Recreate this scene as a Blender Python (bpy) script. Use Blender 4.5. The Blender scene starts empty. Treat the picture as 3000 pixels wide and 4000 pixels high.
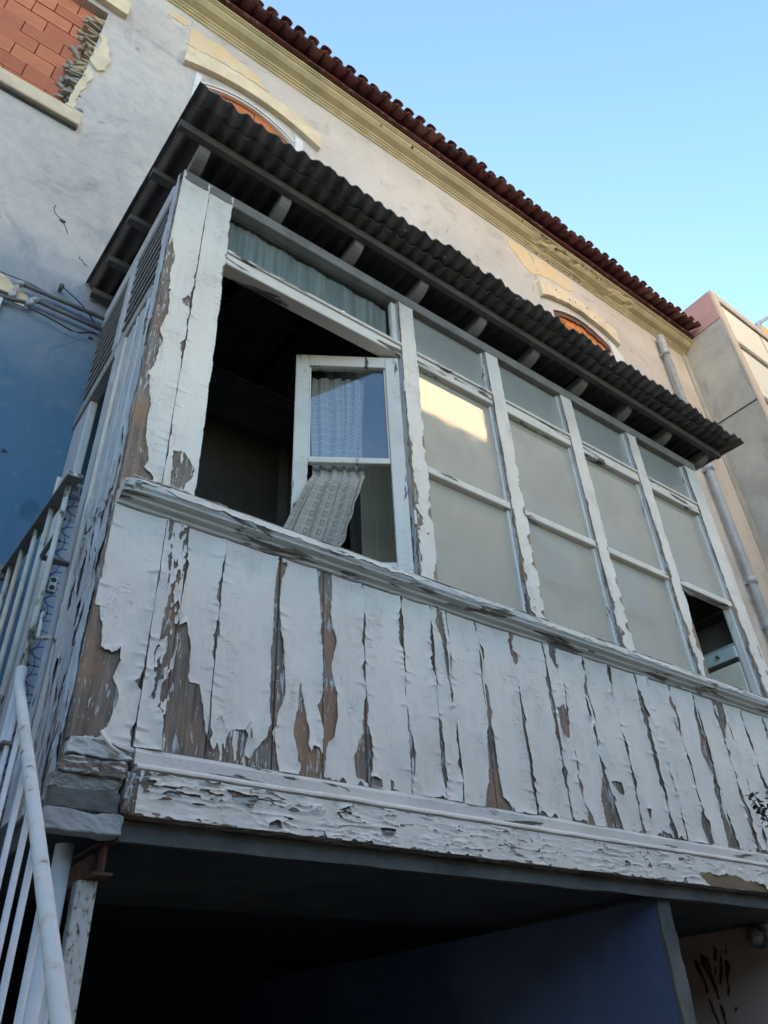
import bpy, math, random
import numpy as np
from mathutils import Vector, Matrix

random.seed(7)
K = 1.25                      # survey units to metres
scn = bpy.context.scene
col = scn.collection

# ---------------------------------------------------------------- camera
CAM = (-0.4694, -1.9066, 1.55)
RIGHT = (0.8069, -0.5891, -0.0426); UP = (-0.3186, -0.4949, 0.8084); FWD = (0.4974, 0.6387, 0.5871)
cd = bpy.data.cameras.new('camera'); cam = bpy.data.objects.new('camera', cd); col.objects.link(cam)
cd.sensor_fit = 'VERTICAL'; cd.sensor_height = 36.0; cd.sensor_width = 27.0
cd.lens = 2959.3 / 4000 * 36.0
cd.clip_start = 0.02; cd.clip_end = 3000
R3 = Matrix((RIGHT, UP, tuple(-a for a in FWD))).transposed()
q = R3.to_quaternion(); q.normalize()
cam.matrix_world = Matrix.Translation(Vector(CAM) * K) @ q.to_matrix().to_4x4()
scn.camera = cam
scn.render.resolution_x = 768; scn.render.resolution_y = 1024

# ---------------------------------------------------------------- sky and sun
SUN_EL = math.radians(14.0); SUN_AZ = math.radians(36.0)      # low, behind the house, to the right
world = bpy.data.worlds.new('World'); scn.world = world; world.use_nodes = True
wt = world.node_tree; bg = wt.nodes['Background']
sky = wt.nodes.new('ShaderNodeTexSky'); sky.sky_type = 'NISHITA'; sky.sun_disc = False
sky.sun_elevation = SUN_EL; sky.sun_rotation = SUN_AZ
sky.air_density = 1.0; sky.dust_density = 0.3; sky.ozone_density = 2.4
wt.links.new(sky.outputs[0], bg.inputs[0]); bg.inputs[1].default_value = 0.08
sd = bpy.data.lights.new('sun', 'SUN'); so = bpy.data.objects.new('sun', sd); col.objects.link(so)
sd.energy = 5.0; sd.angle = math.radians(0.53); sd.color = (1.0, 0.82, 0.58)
sdir = Vector((math.sin(SUN_AZ) * math.cos(SUN_EL), math.cos(SUN_AZ) * math.cos(SUN_EL), math.sin(SUN_EL)))
so.rotation_euler = sdir.to_track_quat('Z', 'Y').to_euler(); so.location = sdir * 60
vs = scn.view_settings; vs.view_transform = 'Standard'; vs.look = 'None'; vs.gamma = 1.0; vs.exposure = 3.06
vs.use_curve_mapping = False
scn.render.engine = 'CYCLES'

# ---------------------------------------------------------------- numeric noise
def _h(ix, iy, s):
    n = (ix.astype(np.int64) * 374761393 + iy.astype(np.int64) * 668265263 + s * 1442695041) & 0xFFFFFFFF
    n = ((n ^ (n >> 13)) * 1274126177) & 0xFFFFFFFF
    n = n ^ (n >> 16)
    return (n & 0xFFFFFF) / float(0xFFFFFF)
def vnoise(x, y, s=0):
    x = np.asarray(x, float); y = np.asarray(y, float)
    ix = np.floor(x); iy = np.floor(y); fx = x - ix; fy = y - iy
    fx = fx * fx * (3 - 2 * fx); fy = fy * fy * (3 - 2 * fy)
    a = _h(ix, iy, s); b = _h(ix + 1, iy, s); c = _h(ix, iy + 1, s); d = _h(ix + 1, iy + 1, s)
    return (a * (1 - fx) + b * fx) * (1 - fy) + (c * (1 - fx) + d * fx) * fy
def fbm(x, y, s=0, o=4):
    t = 0; a = .5; k = 0
    for i in range(o):
        t = t + a * vnoise(x, y, s + i * 17); k += a; a *= .5; x = x * 2.03 + 5.1; y = y * 2.03 + 3.7
    return t / k

# ---------------------------------------------------------------- object helpers
ORG = {}
def tag(o, label=None, cat=None, group=None, kind=None):
    if label: o['label'] = label
    if cat: o['category'] = cat
    if group: o['group'] = group
    if kind: o['kind'] = kind
    return o
def thing(name, label, cat, loc, group=None):
    o = bpy.data.objects.new(name, None); col.objects.link(o)
    o.empty_display_size = .1
    o.location = Vector(loc) * K; ORG[o] = np.array(loc, float)
    return tag(o, label, cat, group)
def org(p):
    return ORG.get(p, np.zeros(3))
def mdata(name, V, F, mat, smooth=False, uv=None):
    me = bpy.data.meshes.new(name)
    V = np.asarray(V, float)
    me.from_pydata((V * K).tolist(), [], [list(f) for f in F] if not isinstance(F, np.ndarray) else F.tolist())
    if mat: me.materials.append(mat)
    if smooth: me.polygons.foreach_set('use_smooth', [True] * len(me.polygons))
    if uv is not None:
        l = me.uv_layers.new(name='UVMap')
        li = np.zeros(len(me.loops), int); me.loops.foreach_get('vertex_index', li)
        l.data.foreach_set('uv', np.asarray(uv, float)[li].ravel())
    me.update(); return me
def mesh(name, V, F, mat, parent=None, smooth=False, uv=None, loc=None):
    """verts in survey coordinates; a top-level mesh gets its origin at loc (or its base centre)"""
    V = np.asarray(V, float)
    if parent is None:
        if loc is None: loc = (V[:, 0].mean(), V[:, 1].mean(), V[:, 2].min())
        o0 = np.array(loc, float)
    else: o0 = org(parent)
    me = mdata(name, V - o0, F, mat, smooth, uv)
    o = bpy.data.objects.new(name, me); col.objects.link(o)
    if parent is not None: o.parent = parent; ORG[o] = o0
    else: o.location = Vector(o0) * K; ORG[o] = o0
    return o
def inst(me, name, loc, parent, rot=(0, 0, 0), scale=(1, 1, 1)):
    o = bpy.data.objects.new(name, me); col.objects.link(o); o.parent = parent
    o.location = Vector(np.array(loc, float) - org(parent)) * K
    o.rotation_euler = rot; o.scale = scale; ORG[o] = np.array(loc, float)
    return o
class MB:
    def __init__(s): s.V = []; s.F = []
    def add(s, V, F):
        n = len(s.V); s.V += [tuple(v) for v in V]; s.F += [tuple(i + n for i in f) for f in F]; return s
    def box(s, x0, x1, y0, y1, z0, z1, c=0.003, T=None):
        V, F = cbox(x0, x1, y0, y1, z0, z1, c)
        if T: V = [T(v) for v in V]
        return s.add(V, F)
    def build(s, name, mat, parent=None, smooth=False, loc=None): return mesh(name, s.V, s.F, mat, parent, smooth, loc=loc)
_CB = {}
def cbox(x0, x1, y0, y1, z0, z1, c=0.003):
    """chamfered box"""
    lo = np.array([min(x0, x1), min(y0, y1), min(z0, z1)]); hi = np.array([max(x0, x1), max(y0, y1), max(z0, z1)])
    c = min(c, .45 * (hi - lo).min()); V = []; idx = {}
    for sx in (0, 1):
        for sy in (0, 1):
            for sz in (0, 1):
                s = (sx, sy, sz)
                for ax in range(3):
                    p = [lo[i] + c if s[i] == 0 else hi[i] - c for i in range(3)]
                    p[ax] = lo[ax] if s[ax] == 0 else hi[ax]
                    idx[(s, ax)] = len(V); V.append(tuple(p))
    F = []
    for ax in range(3):
        a, b = [i for i in range(3) if i != ax]
        for sd_ in (0, 1):
            f = []
            for (p, r) in ((0, 0), (1, 0), (1, 1), (0, 1)):
                s = [0, 0, 0]; s[ax] = sd_; s[a] = p; s[b] = r; f.append(idx[(tuple(s), ax)])
            flip = (sd_ == 0) ^ (ax == 1)
            F.append(f[::-1] if flip else f)
    for ax in range(3):          # edges parallel to ax
        a, b = [i for i in range(3) if i != ax]
        for p in (0, 1):
            for r in (0, 1):
                s0 = [0, 0, 0]; s0[a] = p; s0[b] = r; s1 = list(s0); s1[ax] = 1
                s0 = tuple(s0); s1 = tuple(s1)
                f = [idx[(s0, a)], idx[(s1, a)], idx[(s1, b)], idx[(s0, b)]]
                F.append(f)
    for s in [(x, y, z) for x in (0, 1) for y in (0, 1) for z in (0, 1)]:
        F.append([idx[(s, 0)], idx[(s, 1)], idx[(s, 2)]])
    # orient outward
    C = (lo + hi) / 2; Va = np.array(V); G = []
    for f in F:
        p = Va[list(f)]; n = np.cross(p[1] - p[0], p[2] - p[0])
        G.append(tuple(f[::-1]) if n @ (p.mean(0) - C) < 0 else tuple(f))
    return V, G
def box(name, x0, x1, y0, y1, z0, z1, mat, parent=None, c=0.003, loc=None):
    V, F = cbox(x0, x1, y0, y1, z0, z1, c)
    return mesh(name, V, F, mat, parent, loc=loc)
def tube_vf(pts, r, n=10, caps=True):
    pts = [np.array(p, float) for p in pts]; V = []; F = []
    rr = r if hasattr(r, '__len__') else [r] * len(pts)
    up = None
    for i, p in enumerate(pts):
        d = pts[min(i + 1, len(pts) - 1)] - pts[max(i - 1, 0)]; d /= np.linalg.norm(d) + 1e-12
        if up is None:
            up = np.array([0, 0, 1.0]) if abs(d[2]) < .9 else np.array([1.0, 0, 0])
        a = np.cross(d, up); a /= np.linalg.norm(a) + 1e-12; b = np.cross(d, a); up = -b if False else up
        for k in range(n):
            t = 2 * math.pi * k / n; V.append(p + rr[i] * (math.cos(t) * a + math.sin(t) * b))
    for i in range(len(pts) - 1):
        for k in range(n):
            F.append((i * n + k, i * n + (k + 1) % n, (i + 1) * n + (k + 1) % n, (i + 1) * n + k))
    if caps: F.append(tuple(range(n))[::-1]); F.append(tuple(range((len(pts) - 1) * n, len(pts) * n)))
    G = [f[::-1] for f in F]
    return V, G
def tube(name, pts, r, mat, parent=None, n=10, loc=None):
    V, F = tube_vf(pts, r, n); return mesh(name, V, F, mat, parent, smooth=True, loc=loc)
def prism_x(prof, xs, jit=None):
    """profile of (y,z) extruded through the xs; jit(i_profile, x) -> (dy, dz)"""
    V = []; F = []; n = len(prof)
    for x in xs:
        for i, (y, z) in enumerate(prof):
            dy, dz = jit(i, x) if jit else (0, 0); V.append((x, y + dy, z + dz))
    for a in range(len(xs) - 1):
        for i in range(n):
            j = (i + 1) % n; F.append((a * n + i, a * n + j, (a + 1) * n + j, (a + 1) * n + i))
    F.append(tuple(range(n))[::-1]); F.append(tuple(range((len(xs) - 1) * n, len(xs) * n)))
    return V, F
def plate(name, pts, y0, y1, mat, parent=None, loc=None):
    """flat polygon of (x,z) points with thickness from y0 (front) to y1 (back)"""
    n = len(pts); V = [(x, y0, z) for x, z in pts] + [(x, y1, z) for x, z in pts]
    F = [tuple(range(n)), tuple(range(2 * n - 1, n - 1, -1))] + [(i, i + n, (i + 1) % n + n, (i + 1) % n) for i in range(n)]
    return mesh(name, V, F, mat, parent, loc=loc)
def ragged(pts, amp, step, seed):
    out = []; r = random.Random(seed)
    for (a, b) in zip(pts, pts[1:] + pts[:1]):
        n = max(1, int(math.hypot(b[0] - a[0], b[1] - a[1]) / step))
        for i in range(n):
            t = i / n; out.append((a[0] + (b[0] - a[0]) * t + r.uniform(-amp, amp), a[1] + (b[1] - a[1]) * t + r.uniform(-amp, amp)))
    return out

def rough_box(name, x0, x1, y0, y1, z0, z1, mat, parent, amp=.008, seed=0, n=22, sc=30.):
    """a broken lump: box with every face subdivided and worn by noise"""
    V = []; F = []; key = {}
    def vert(a, b, c):
        k = (a, b, c)
        if k not in key:
            p_ = np.array((x0 + (x1 - x0) * a / n, y0 + (y1 - y0) * b / n, z0 + (z1 - z0) * c / n))
            d = np.array([float(fbm(np.array(p_[1] * sc + p_[2] * sc * 1.3 + q_ * 7), np.array(p_[0] * sc + q_ * 3.1 + p_[2] * sc * .7), seed + q_)) - .5 for q_ in range(3)])
            ed = sum(1 for t_ in k if t_ in (0, n)); c_ = np.array(((x0 + x1) / 2, (y0 + y1) / 2, (z0 + z1) / 2))
            p_ = p_ + d * amp * 2; 
            if ed >= 2: p_ = p_ + (c_ - p_) / np.linalg.norm(c_ - p_) * amp * (.4 + abs(d[0]) * 3)
            key[k] = len(V); V.append(p_)
        return key[k]
    for ax in range(3):
        for s_ in (0, n):
            for i in range(n):
                for j in range(n):
                    f = []
                    for (u, v) in ((i, j), (i + 1, j), (i + 1, j + 1), (i, j + 1)):
                        k = [0, 0, 0]; k[ax] = s_; k[(ax + 1) % 3] = u; k[(ax + 2) % 3] = v; f.append(vert(*k))
                    F.append(tuple(f) if s_ else tuple(f[::-1]))
    return mesh(name, V, F, mat, parent)
# ---------------------------------------------------------------- materials
class NT:
    def __init__(s, name):
        s.m = bpy.data.materials.new(name); s.m.use_nodes = True; s.t = s.m.node_tree; s.n = s.t.nodes; s.l = s.t.links
        s.b = s.n['Principled BSDF']; s.tc = s.n.new('ShaderNodeTexCoord')
    def mapping(s, scale=(1, 1, 1), rot=(0, 0, 0), src='Object', loc=(0, 0, 0)):
        m = s.n.new('ShaderNodeMapping'); m.inputs['Scale'].default_value = scale; m.inputs['Rotation'].default_value = rot; m.inputs['Location'].default_value = loc
        s.l.new(s.tc.outputs[src], m.inputs[0]); return m.outputs[0]
    def noise(s, scale, vec=None, detail=5, rough=.6, dist=0.0):
        t = s.n.new('ShaderNodeTexNoise'); t.inputs['Scale'].default_value = scale; t.inputs['Detail'].default_value = detail
        t.inputs['Roughness'].default_value = rough; t.inputs['Distortion'].default_value = dist
        s.l.new(vec if vec is not None else s.tc.outputs['Object'], t.inputs['Vector']); return t.outputs['Fac']
    def vor(s, scale, vec=None, feat='DISTANCE_TO_EDGE'):
        t = s.n.new('ShaderNodeTexVoronoi'); t.feature = feat; t.inputs['Scale'].default_value = scale
        s.l.new(vec if vec is not None else s.tc.outputs['Object'], t.inputs['Vector']); return t.outputs['Distance']
    def ramp(s, fac, stops, interp='LINEAR'):
        r = s.n.new('ShaderNodeValToRGB'); r.color_ramp.interpolation = interp; e = r.color_ramp.elements
        while len(e) < len(stops): e.new(.5)
        for el, (p, c) in zip(e, stops):
            el.position = p; el.color = (c, c, c, 1) if not hasattr(c, '__len__') else (*c, 1)
        s.l.new(fac, r.inputs[0]); return r.outputs[0]
    def mix(s, fac, a, b, mode='MIX'):
        m = s.n.new('ShaderNodeMix'); m.data_type = 'RGBA'; m.blend_type = mode
        for sock, v in ((m.inputs[0], fac), (m.inputs[6], a), (m.inputs[7], b)):
            if hasattr(v, 'is_output'): s.l.new(v, sock)
            elif hasattr(v, '__len__'): sock.default_value = (*v, 1)
            else: sock.default_value = v
        return m.outputs[2]
    def math(s, op, a, b=0.0, c=0.0):
        m = s.n.new('ShaderNodeMath'); m.operation = op
        for sock, v in zip(m.inputs, (a, b, c)):
            if hasattr(v, 'is_output'): s.l.new(v, sock)
            else: sock.default_value = v
        return m.outputs[0]
    def sep(s, src='Object'):
        x = s.n.new('ShaderNodeSeparateXYZ'); s.l.new(s.tc.outputs[src], x.inputs[0]); return x.outputs
    def rnd(s):
        o = s.n.new('ShaderNodeObjectInfo'); return o.outputs['Random']
    def bump(s, h, strength=.3, dist=.01, prev=None):
        b = s.n.new('ShaderNodeBump'); b.inputs['Strength'].default_value = strength; b.inputs['Distance'].default_value = dist
        s.l.new(h, b.inputs['Height'])
        if prev is not None: s.l.new(prev, b.inputs['Normal'])
        return b.outputs[0]
    def done(s, color, rough=.7, normal=None, **kw):
        if hasattr(color, 'is_output'): s.l.new(color, s.b.inputs['Base Color'])
        else: s.b.inputs['Base Color'].default_value = (*color, 1)
        if hasattr(rough, 'is_output'): s.l.new(rough, s.b.inputs['Roughness'])
        else: s.b.inputs['Roughness'].default_value = rough
        if normal is not None: s.l.new(normal, s.b.inputs['Normal'])
        for k, v in kw.items(): s.b.inputs[k.replace('_', ' ')].default_value = v
        return s.m

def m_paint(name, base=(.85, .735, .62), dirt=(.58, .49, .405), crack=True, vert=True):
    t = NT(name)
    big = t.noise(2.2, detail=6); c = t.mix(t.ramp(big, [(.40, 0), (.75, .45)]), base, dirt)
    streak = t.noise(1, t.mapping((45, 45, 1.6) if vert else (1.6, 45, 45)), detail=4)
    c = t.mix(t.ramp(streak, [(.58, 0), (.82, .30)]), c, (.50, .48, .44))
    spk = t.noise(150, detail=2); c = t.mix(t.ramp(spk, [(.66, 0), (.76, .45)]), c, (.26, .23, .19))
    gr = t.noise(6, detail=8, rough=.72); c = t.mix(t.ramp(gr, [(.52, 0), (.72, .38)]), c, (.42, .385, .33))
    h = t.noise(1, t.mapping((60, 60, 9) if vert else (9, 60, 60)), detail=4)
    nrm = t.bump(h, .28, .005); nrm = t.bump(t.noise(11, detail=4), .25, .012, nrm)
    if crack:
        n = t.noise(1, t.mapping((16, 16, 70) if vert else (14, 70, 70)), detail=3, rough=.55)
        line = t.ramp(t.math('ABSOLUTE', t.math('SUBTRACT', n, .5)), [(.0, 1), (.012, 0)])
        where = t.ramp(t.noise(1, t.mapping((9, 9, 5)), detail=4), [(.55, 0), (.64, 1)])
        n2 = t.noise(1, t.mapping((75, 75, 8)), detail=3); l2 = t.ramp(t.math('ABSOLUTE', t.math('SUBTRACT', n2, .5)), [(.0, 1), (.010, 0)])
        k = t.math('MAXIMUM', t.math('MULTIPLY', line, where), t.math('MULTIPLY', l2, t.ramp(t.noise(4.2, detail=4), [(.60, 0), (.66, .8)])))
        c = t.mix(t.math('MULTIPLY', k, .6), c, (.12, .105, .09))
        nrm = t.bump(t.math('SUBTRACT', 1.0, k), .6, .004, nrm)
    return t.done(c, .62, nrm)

def m_wood(name, a=(.30, .22, .165), b=(.12, .082, .058), warm=(.38, .205, .115), flake=.60, vert=True):
    """weathered bare timber with residues of old paint"""
    t = NT(name)
    mp = t.mapping((55, 55, 2.2) if vert else (2.2, 55, 55))
    g = t.noise(1, mp, detail=6, rough=.7); c = t.mix(t.ramp(g, [(.35, 0), (.65, 1)]), b, a)
    c = t.mix(t.ramp(t.noise(4.0, detail=4), [(.46, 0), (.62, .8)]), c, warm)
    c = t.mix(t.ramp(t.noise(7.0, detail=4), [(.56, 0), (.68, .7)]), c, (.27, .26, .235))
    fine = t.noise(1, t.mapping((230, 230, 7) if vert else (7, 230, 230)), detail=3)
    c = t.mix(t.ramp(fine, [(.60, 0), (.72, .6)]), c, (.05, .042, .036))
    fl = t.noise(1, t.mapping((95, 95, 17) if vert else (17, 95, 95)), detail=5, rough=.65, dist=.4)
    zone = t.ramp(t.noise(5, detail=3), [(.38, -.06), (.62, .10)]) if False else t.noise(5, detail=3)
    s_ = t.math('ADD', fl, t.math('MULTIPLY', t.math('SUBTRACT', zone, .5), .35))
    fm = t.ramp(s_, [(flake - .015, 0), (flake + .015, 1)])
    c = t.mix(fm, c, (.55, .53, .50))
    nrm = t.bump(g, .5, .004); nrm = t.bump(fm, .5, .002, nrm)
    return t.done(c, .85, nrm)

def m_weathered(name, thr=.62, base=(.77, .675, .575), wood=(.16, .13, .11), vert=True, stretch=6.0):
    """painted timber whose paint has flaked off in ragged patches"""
    t = NT(name)
    mp = t.mapping((16, 16, 16 / stretch) if vert else (16 / stretch, 16, 16))
    n1 = t.noise(1, mp, detail=8, rough=.66, dist=.5)
    mask = t.ramp(n1, [(thr - .012, 0), (thr + .012, 1)])
    edge = t.ramp(n1, [(thr - .05, 0), (thr - .012, 1), (thr + .004, 0)])
    g = t.noise(1, t.mapping((70, 70, 3) if vert else (3, 70, 70)), detail=6)
    w = t.mix(t.ramp(g, [(.3, 0), (.7, 1)]), tuple(x * .45 for x in wood), wood)
    d = t.noise(3, detail=5); p = t.mix(t.ramp(d, [(.42, 0), (.75, .5)]), base, (.42, .41, .39))
    v = t.noise(1, t.mapping((20, 20, 75) if vert else (14, 75, 75)), detail=3)
    k = t.math('MULTIPLY', t.ramp(t.math('ABSOLUTE', t.math('SUBTRACT', v, .5)), [(0, 1), (.013, 0)]), t.ramp(t.noise(7, detail=4), [(.5, 0), (.6, 1)]))
    p = t.mix(t.math('MULTIPLY', k, .7), p, (.10, .09, .08))
    c = t.mix(mask, p, w)
    c = t.mix(t.math('MULTIPLY', edge, .0), c, (.1, .1, .1))
    nrm = t.bump(t.math('SUBTRACT', 1.0, mask), .8, .004); nrm = t.bump(g, .15, .003, nrm)
    return t.done(c, .7, nrm)

def m_simple(name, base, var=(.5, .5, .5), amt=.4, scale=4.0, rough=.75, bump=.25, bscale=60, **kw):
    t = NT(name)
    c = t.mix(t.ramp(t.noise(scale, detail=7, rough=.65), [(.38, 0), (.70, amt)]), base, var)
    sp = t.noise(bscale, detail=5); c = t.mix(t.ramp(sp, [(.62, 0), (.80, amt * .6)]), c, tuple(x * .5 for x in base))
    return t.done(c, rough, t.bump(sp, bump, .006), **kw)

M = {}
M['paint'] = m_paint('white_paint')
M['paint_side'] = m_paint('white_paint_shade_side', base=(.47, .485, .51))  # same white paint, greyed and blued for shade on left-facing sides
M['paint_h'] = m_paint('white_paint_fascia', vert=False)
M['wood'] = m_wood('bare_timber')
M['wood_h'] = m_wood('bare_timber_beam', vert=False, flake=.56)
M['wood_heavy'] = m_wood('bare_timber_flaked', flake=.52)
M['weath'] = m_weathered('flaking_paint_post', .66)
M['weath_h'] = m_weathered('flaking_paint_rail', .60, vert=False)
M['weath_sill'] = m_weathered('flaking_paint_sill', .58, base=(.64, .60, .54), wood=(.23, .185, .135), vert=False, stretch=5)
M['sash'] = m_weathered('flaking_paint_sash', .60, base=(.68, .62, .55))
M['shade_wood'] = m_simple('grimy_shade_paint', (.27, .25, .225), (.13, .12, .105), .8, 5, .8)  # grime, with the shade under the eaves also put into the grey
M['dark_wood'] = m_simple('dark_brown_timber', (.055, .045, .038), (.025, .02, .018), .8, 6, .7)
M['sheet'] = m_simple('fibre_cement_grime', (.165, .15, .135), (.05, .045, .04), .95, 5.5, .95, .7, 38)
M['sheet_under'] = m_simple('fibre_cement_brown', (.12, .10, .088), (.05, .042, .036), .9, 5, .9, .5, 50)
M['concrete'] = m_simple('old_concrete', (.15, .14, .125), (.06, .055, .05), .8, 6, .9, .6, 40)
M['dark_conc'] = m_simple('shade_dark_concrete', (.085, .08, .076), (.03, .03, .03), .8, 4, .9, .5, 40)  # concrete darkened to stand for the shade under the veranda
M['cream'] = m_simple('cream_limewash', (.74, .60, .40), (.50, .40, .27), .8, 5, .85, .35, 55)
M['cream_dirty'] = m_simple('cream_cornice', (.60, .49, .28), (.36, .30, .18), .8, 3, .85, .35, 50)
M['yellow'] = m_simple('old_yellow_paint', (.68, .47, .23), (.64, .55, .42), .95, 5, .85, .4, 60)
M['white_frame'] = m_simple('white_window_frame', (.70, .68, .64), (.50, .47, .42), .5, 6, .7, .2, 80)
M['mortar'] = m_simple('grey_mortar', (.36, .32, .27), (.20, .17, .14), .8, 12, .95, .8, 60)
M['rubble'] = m_simple('sandy_rubble', (.50, .38, .22), (.26, .22, .17), .8, 14, .95, .8, 70)
M['pvc'] = m_simple('grey_pvc', (.40, .41, .42), (.24, .23, .21), .6, 8, .55, .15, 60)
M['pipe_dirty'] = m_simple('grimy_pipe', (.16, .155, .15), (.07, .065, .06), .7, 9, .6, .2, 60)
M['black'] = m_simple('black_rubber', (.02, .02, .022), (.03, .03, .03), .4, 9, .6, .1, 80)
M['white_metal'] = m_simple('white_enamel', (.70, .71, .73), (.50, .48, .44), .5, 9, .4, .12, 60)
M['lens'] = None
def m_house():
    t = NT('house_plaster'); z = t.sep()[2]; x = t.sep()[0]
    grey = t.mix(t.ramp(t.noise(.9, detail=8, rough=.62), [(.36, 0), (.66, .75)]), (.62, .555, .485), (.45, .405, .36))
    st = t.noise(2.2, detail=9, rough=.7, dist=.7); grey = t.mix(t.ramp(st, [(.54, 0), (.70, .62)]), grey, (.25, .235, .225))
    hair = t.vor(1, t.mapping((1.5, 1.5, 1.1)))
    hk = t.math('MULTIPLY', t.ramp(hair, [(0, 1), (.007, 0)]), t.ramp(t.noise(3, detail=3), [(.56, 0), (.63, 1)]))
    grey = t.mix(t.math('MULTIPLY', hk, .6), grey, (.10, .095, .09))
    streak = t.noise(1, t.mapping((7, 7, .45)), detail=5)
    grey = t.mix(t.ramp(streak, [(.60, 0), (.80, .35)]), grey, (.33, .32, .31))
    blue = t.mix(t.ramp(t.noise(1.6, detail=7), [(.35, 0), (.70, .85)]), (.072, .16, .27), (.12, .185, .255))
    blue = t.mix(t.ramp(t.noise(1, t.mapping((11, 11, .8)), detail=6), [(.5, 0), (.75, .45)]), blue, (.16, .205, .26))
    blue = t.mix(t.ramp(t.noise(9, detail=8, rough=.72), [(.56, 0), (.74, .5)]), blue, (.30, .31, .34))
    bdark = t.ramp(t.noise(2.4, detail=3), [(.60, 0), (.66, .6)]); blue = t.mix(bdark, blue, (.035, .08, .13))
    f = t.math('ADD', z, t.math('MULTIPLY', t.math('SUBTRACT', t.noise(1.7, detail=6), .5), 1.3))
    f = t.math('SUBTRACT', f, t.math('MULTIPLY', x, .45))
    m = t.ramp(t.math('MULTIPLY_ADD', f, .40, -2.62), [(.0, 0), (.35, .45), (.62, 1)])
    m = t.math('MULTIPLY', m, t.ramp(t.noise(9, detail=7, rough=.7), [(.28, .72), (.6, 1)]))
    m = t.math('MAXIMUM', m, t.ramp(t.math('MULTIPLY_ADD', x, .25, 1.0), [(.16, 0), (.22, 1)]))
    c = t.mix(m, blue, grey)
    sp = t.noise(70, detail=6)
    return t.done(c, .95, t.bump(st, .15, .01, t.bump(sp, .45, .005, t.bump(t.noise(20, detail=7), .25, .01))), Specular_IOR_Level=.1)
M['house'] = m_house()

def m_cement():
    t = NT('stained_cement')
    c = t.mix(t.ramp(t.noise(1.1, detail=9, rough=.68), [(.35, 0), (.65, 1)]), (.46, .43, .38), (.31, .285, .245))
    c = t.mix(t.ramp(t.noise(1, t.mapping((3, 3, .6)), detail=8, rough=.7, dist=.6), [(.56, 0), (.70, .7)]), c, (.15, .135, .115))
    c = t.mix(t.ramp(t.noise(26, detail=4), [(.66, 0), (.72, .5)]), c, (.55, .53, .48))
    return t.done(c, .92, t.bump(t.noise(22, detail=8), .5, .012))
M['cement'] = m_cement()
M['pink'] = m_simple('pink_render', (.50, .27, .235), (.36, .22, .19), .7, 3, .9, .4, 30)
M['pink_cream'] = m_simple('pale_render_frame', (.62, .49, .38), (.50, .41, .33), .6, 3, .85, .2, 50)

def m_brick(name='hollow_clay_brick', k=(1, 1, 1)):
    t = NT(name); r = t.rnd()
    c = t.ramp(r, [(0, (.55, .185, .10)), (.5, (.63, .225, .115)), (1, (.72, .285, .14))])
    c = t.mix(t.ramp(t.noise(9, detail=6), [(.45, 0), (.75, .5)]), c, (.42, .19, .125))
    c = t.mix(1.0, c, k, 'MULTIPLY')
    return t.done(c, .9, t.bump(t.noise(70, detail=4), .4, .004))
M['brick'] = m_brick(); M['brick_orange'] = m_brick('orange_clay_brick', (1.2, 1.15, .62))
def m_tile():
    t = NT('clay_roof_tile'); r = t.rnd()
    c = t.ramp(r, [(0, (.10, .03, .026)), (.55, (.165, .045, .036)), (.85, (.23, .075, .056)), (1, (.30, .13, .095))])
    c = t.mix(t.ramp(t.noise(8, detail=6), [(.45, 0), (.7, .8)]), c, (.05, .022, .02))
    c = t.mix(t.ramp(t.noise(14, detail=5), [(.56, 0), (.66, .5)]), c, (.40, .31, .27))
    return t.done(c, .9, t.bump(t.noise(60, detail=4), .4, .004))
M['tile'] = m_tile()
def m_rust(name, paint=(.62, .60, .55), thr=.5, sc=30):
    t = NT(name)
    n = t.noise(1, t.mapping((sc, sc, sc * .45)), detail=6, rough=.62); m = t.ramp(n, [(thr - .03, 0), (thr + .03, 1)])
    r = t.mix(t.ramp(t.noise(40, detail=4), [(.35, 0), (.65, 1)]), (.06, .026, .015), (.16, .06, .025))
    halo = t.ramp(n, [(thr - .12, 0), (thr, .55)]); p = t.mix(halo, paint, (.48, .33, .19))
    return t.done(t.mix(m, p, r), .75, t.bump(n, .3, .004))
M['rust_post'] = m_rust('rusty_white_post', thr=.60, sc=75)
M['rust'] = m_rust('rusted_iron', thr=.30)
def m_rail():
    t = NT('old_railing_paint'); p = (.58, .56, .50)
    c = t.mix(t.ramp(t.noise(5, detail=5), [(.40, 0), (.62, .8)]), p, (.44, .37, .24))
    g = t.noise(1, t.mapping((38, 38, 13)), detail=7, rough=.7); z = t.noise(2.0, detail=3)
    m = t.ramp(t.math('ADD', g, t.math('MULTIPLY', t.math('SUBTRACT', z, .5), .7)), [(.53, 0), (.60, 1)])
    c = t.mix(m, c, (.085, .075, .05))
    return t.done(c, .7, t.bump(g, .35, .004))
M['rail'] = m_rail()
M['rail_flat'] = m_simple('brown_flat_bar', (.23, .20, .175), (.12, .095, .08), .8, 6, .6, .2, 50)
def m_tube_white():
    t = NT('chipped_white_tube')
    n = t.noise(22, detail=6, rough=.6); m = t.ramp(n, [(.63, 0), (.68, 1)])
    c = t.mix(t.ramp(n, [(.52, 0), (.63, .45)]), (.70, .66, .60), (.55, .44, .30)); c = t.mix(m, c, (.24, .15, .085))
    c = t.mix(t.ramp(t.noise(5, detail=5), [(.48, 0), (.7, .5)]), c, (.45, .42, .37))
    return t.done(c, .65, t.bump(n, .25, .004))
M['tube_white'] = m_tube_white()

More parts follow.
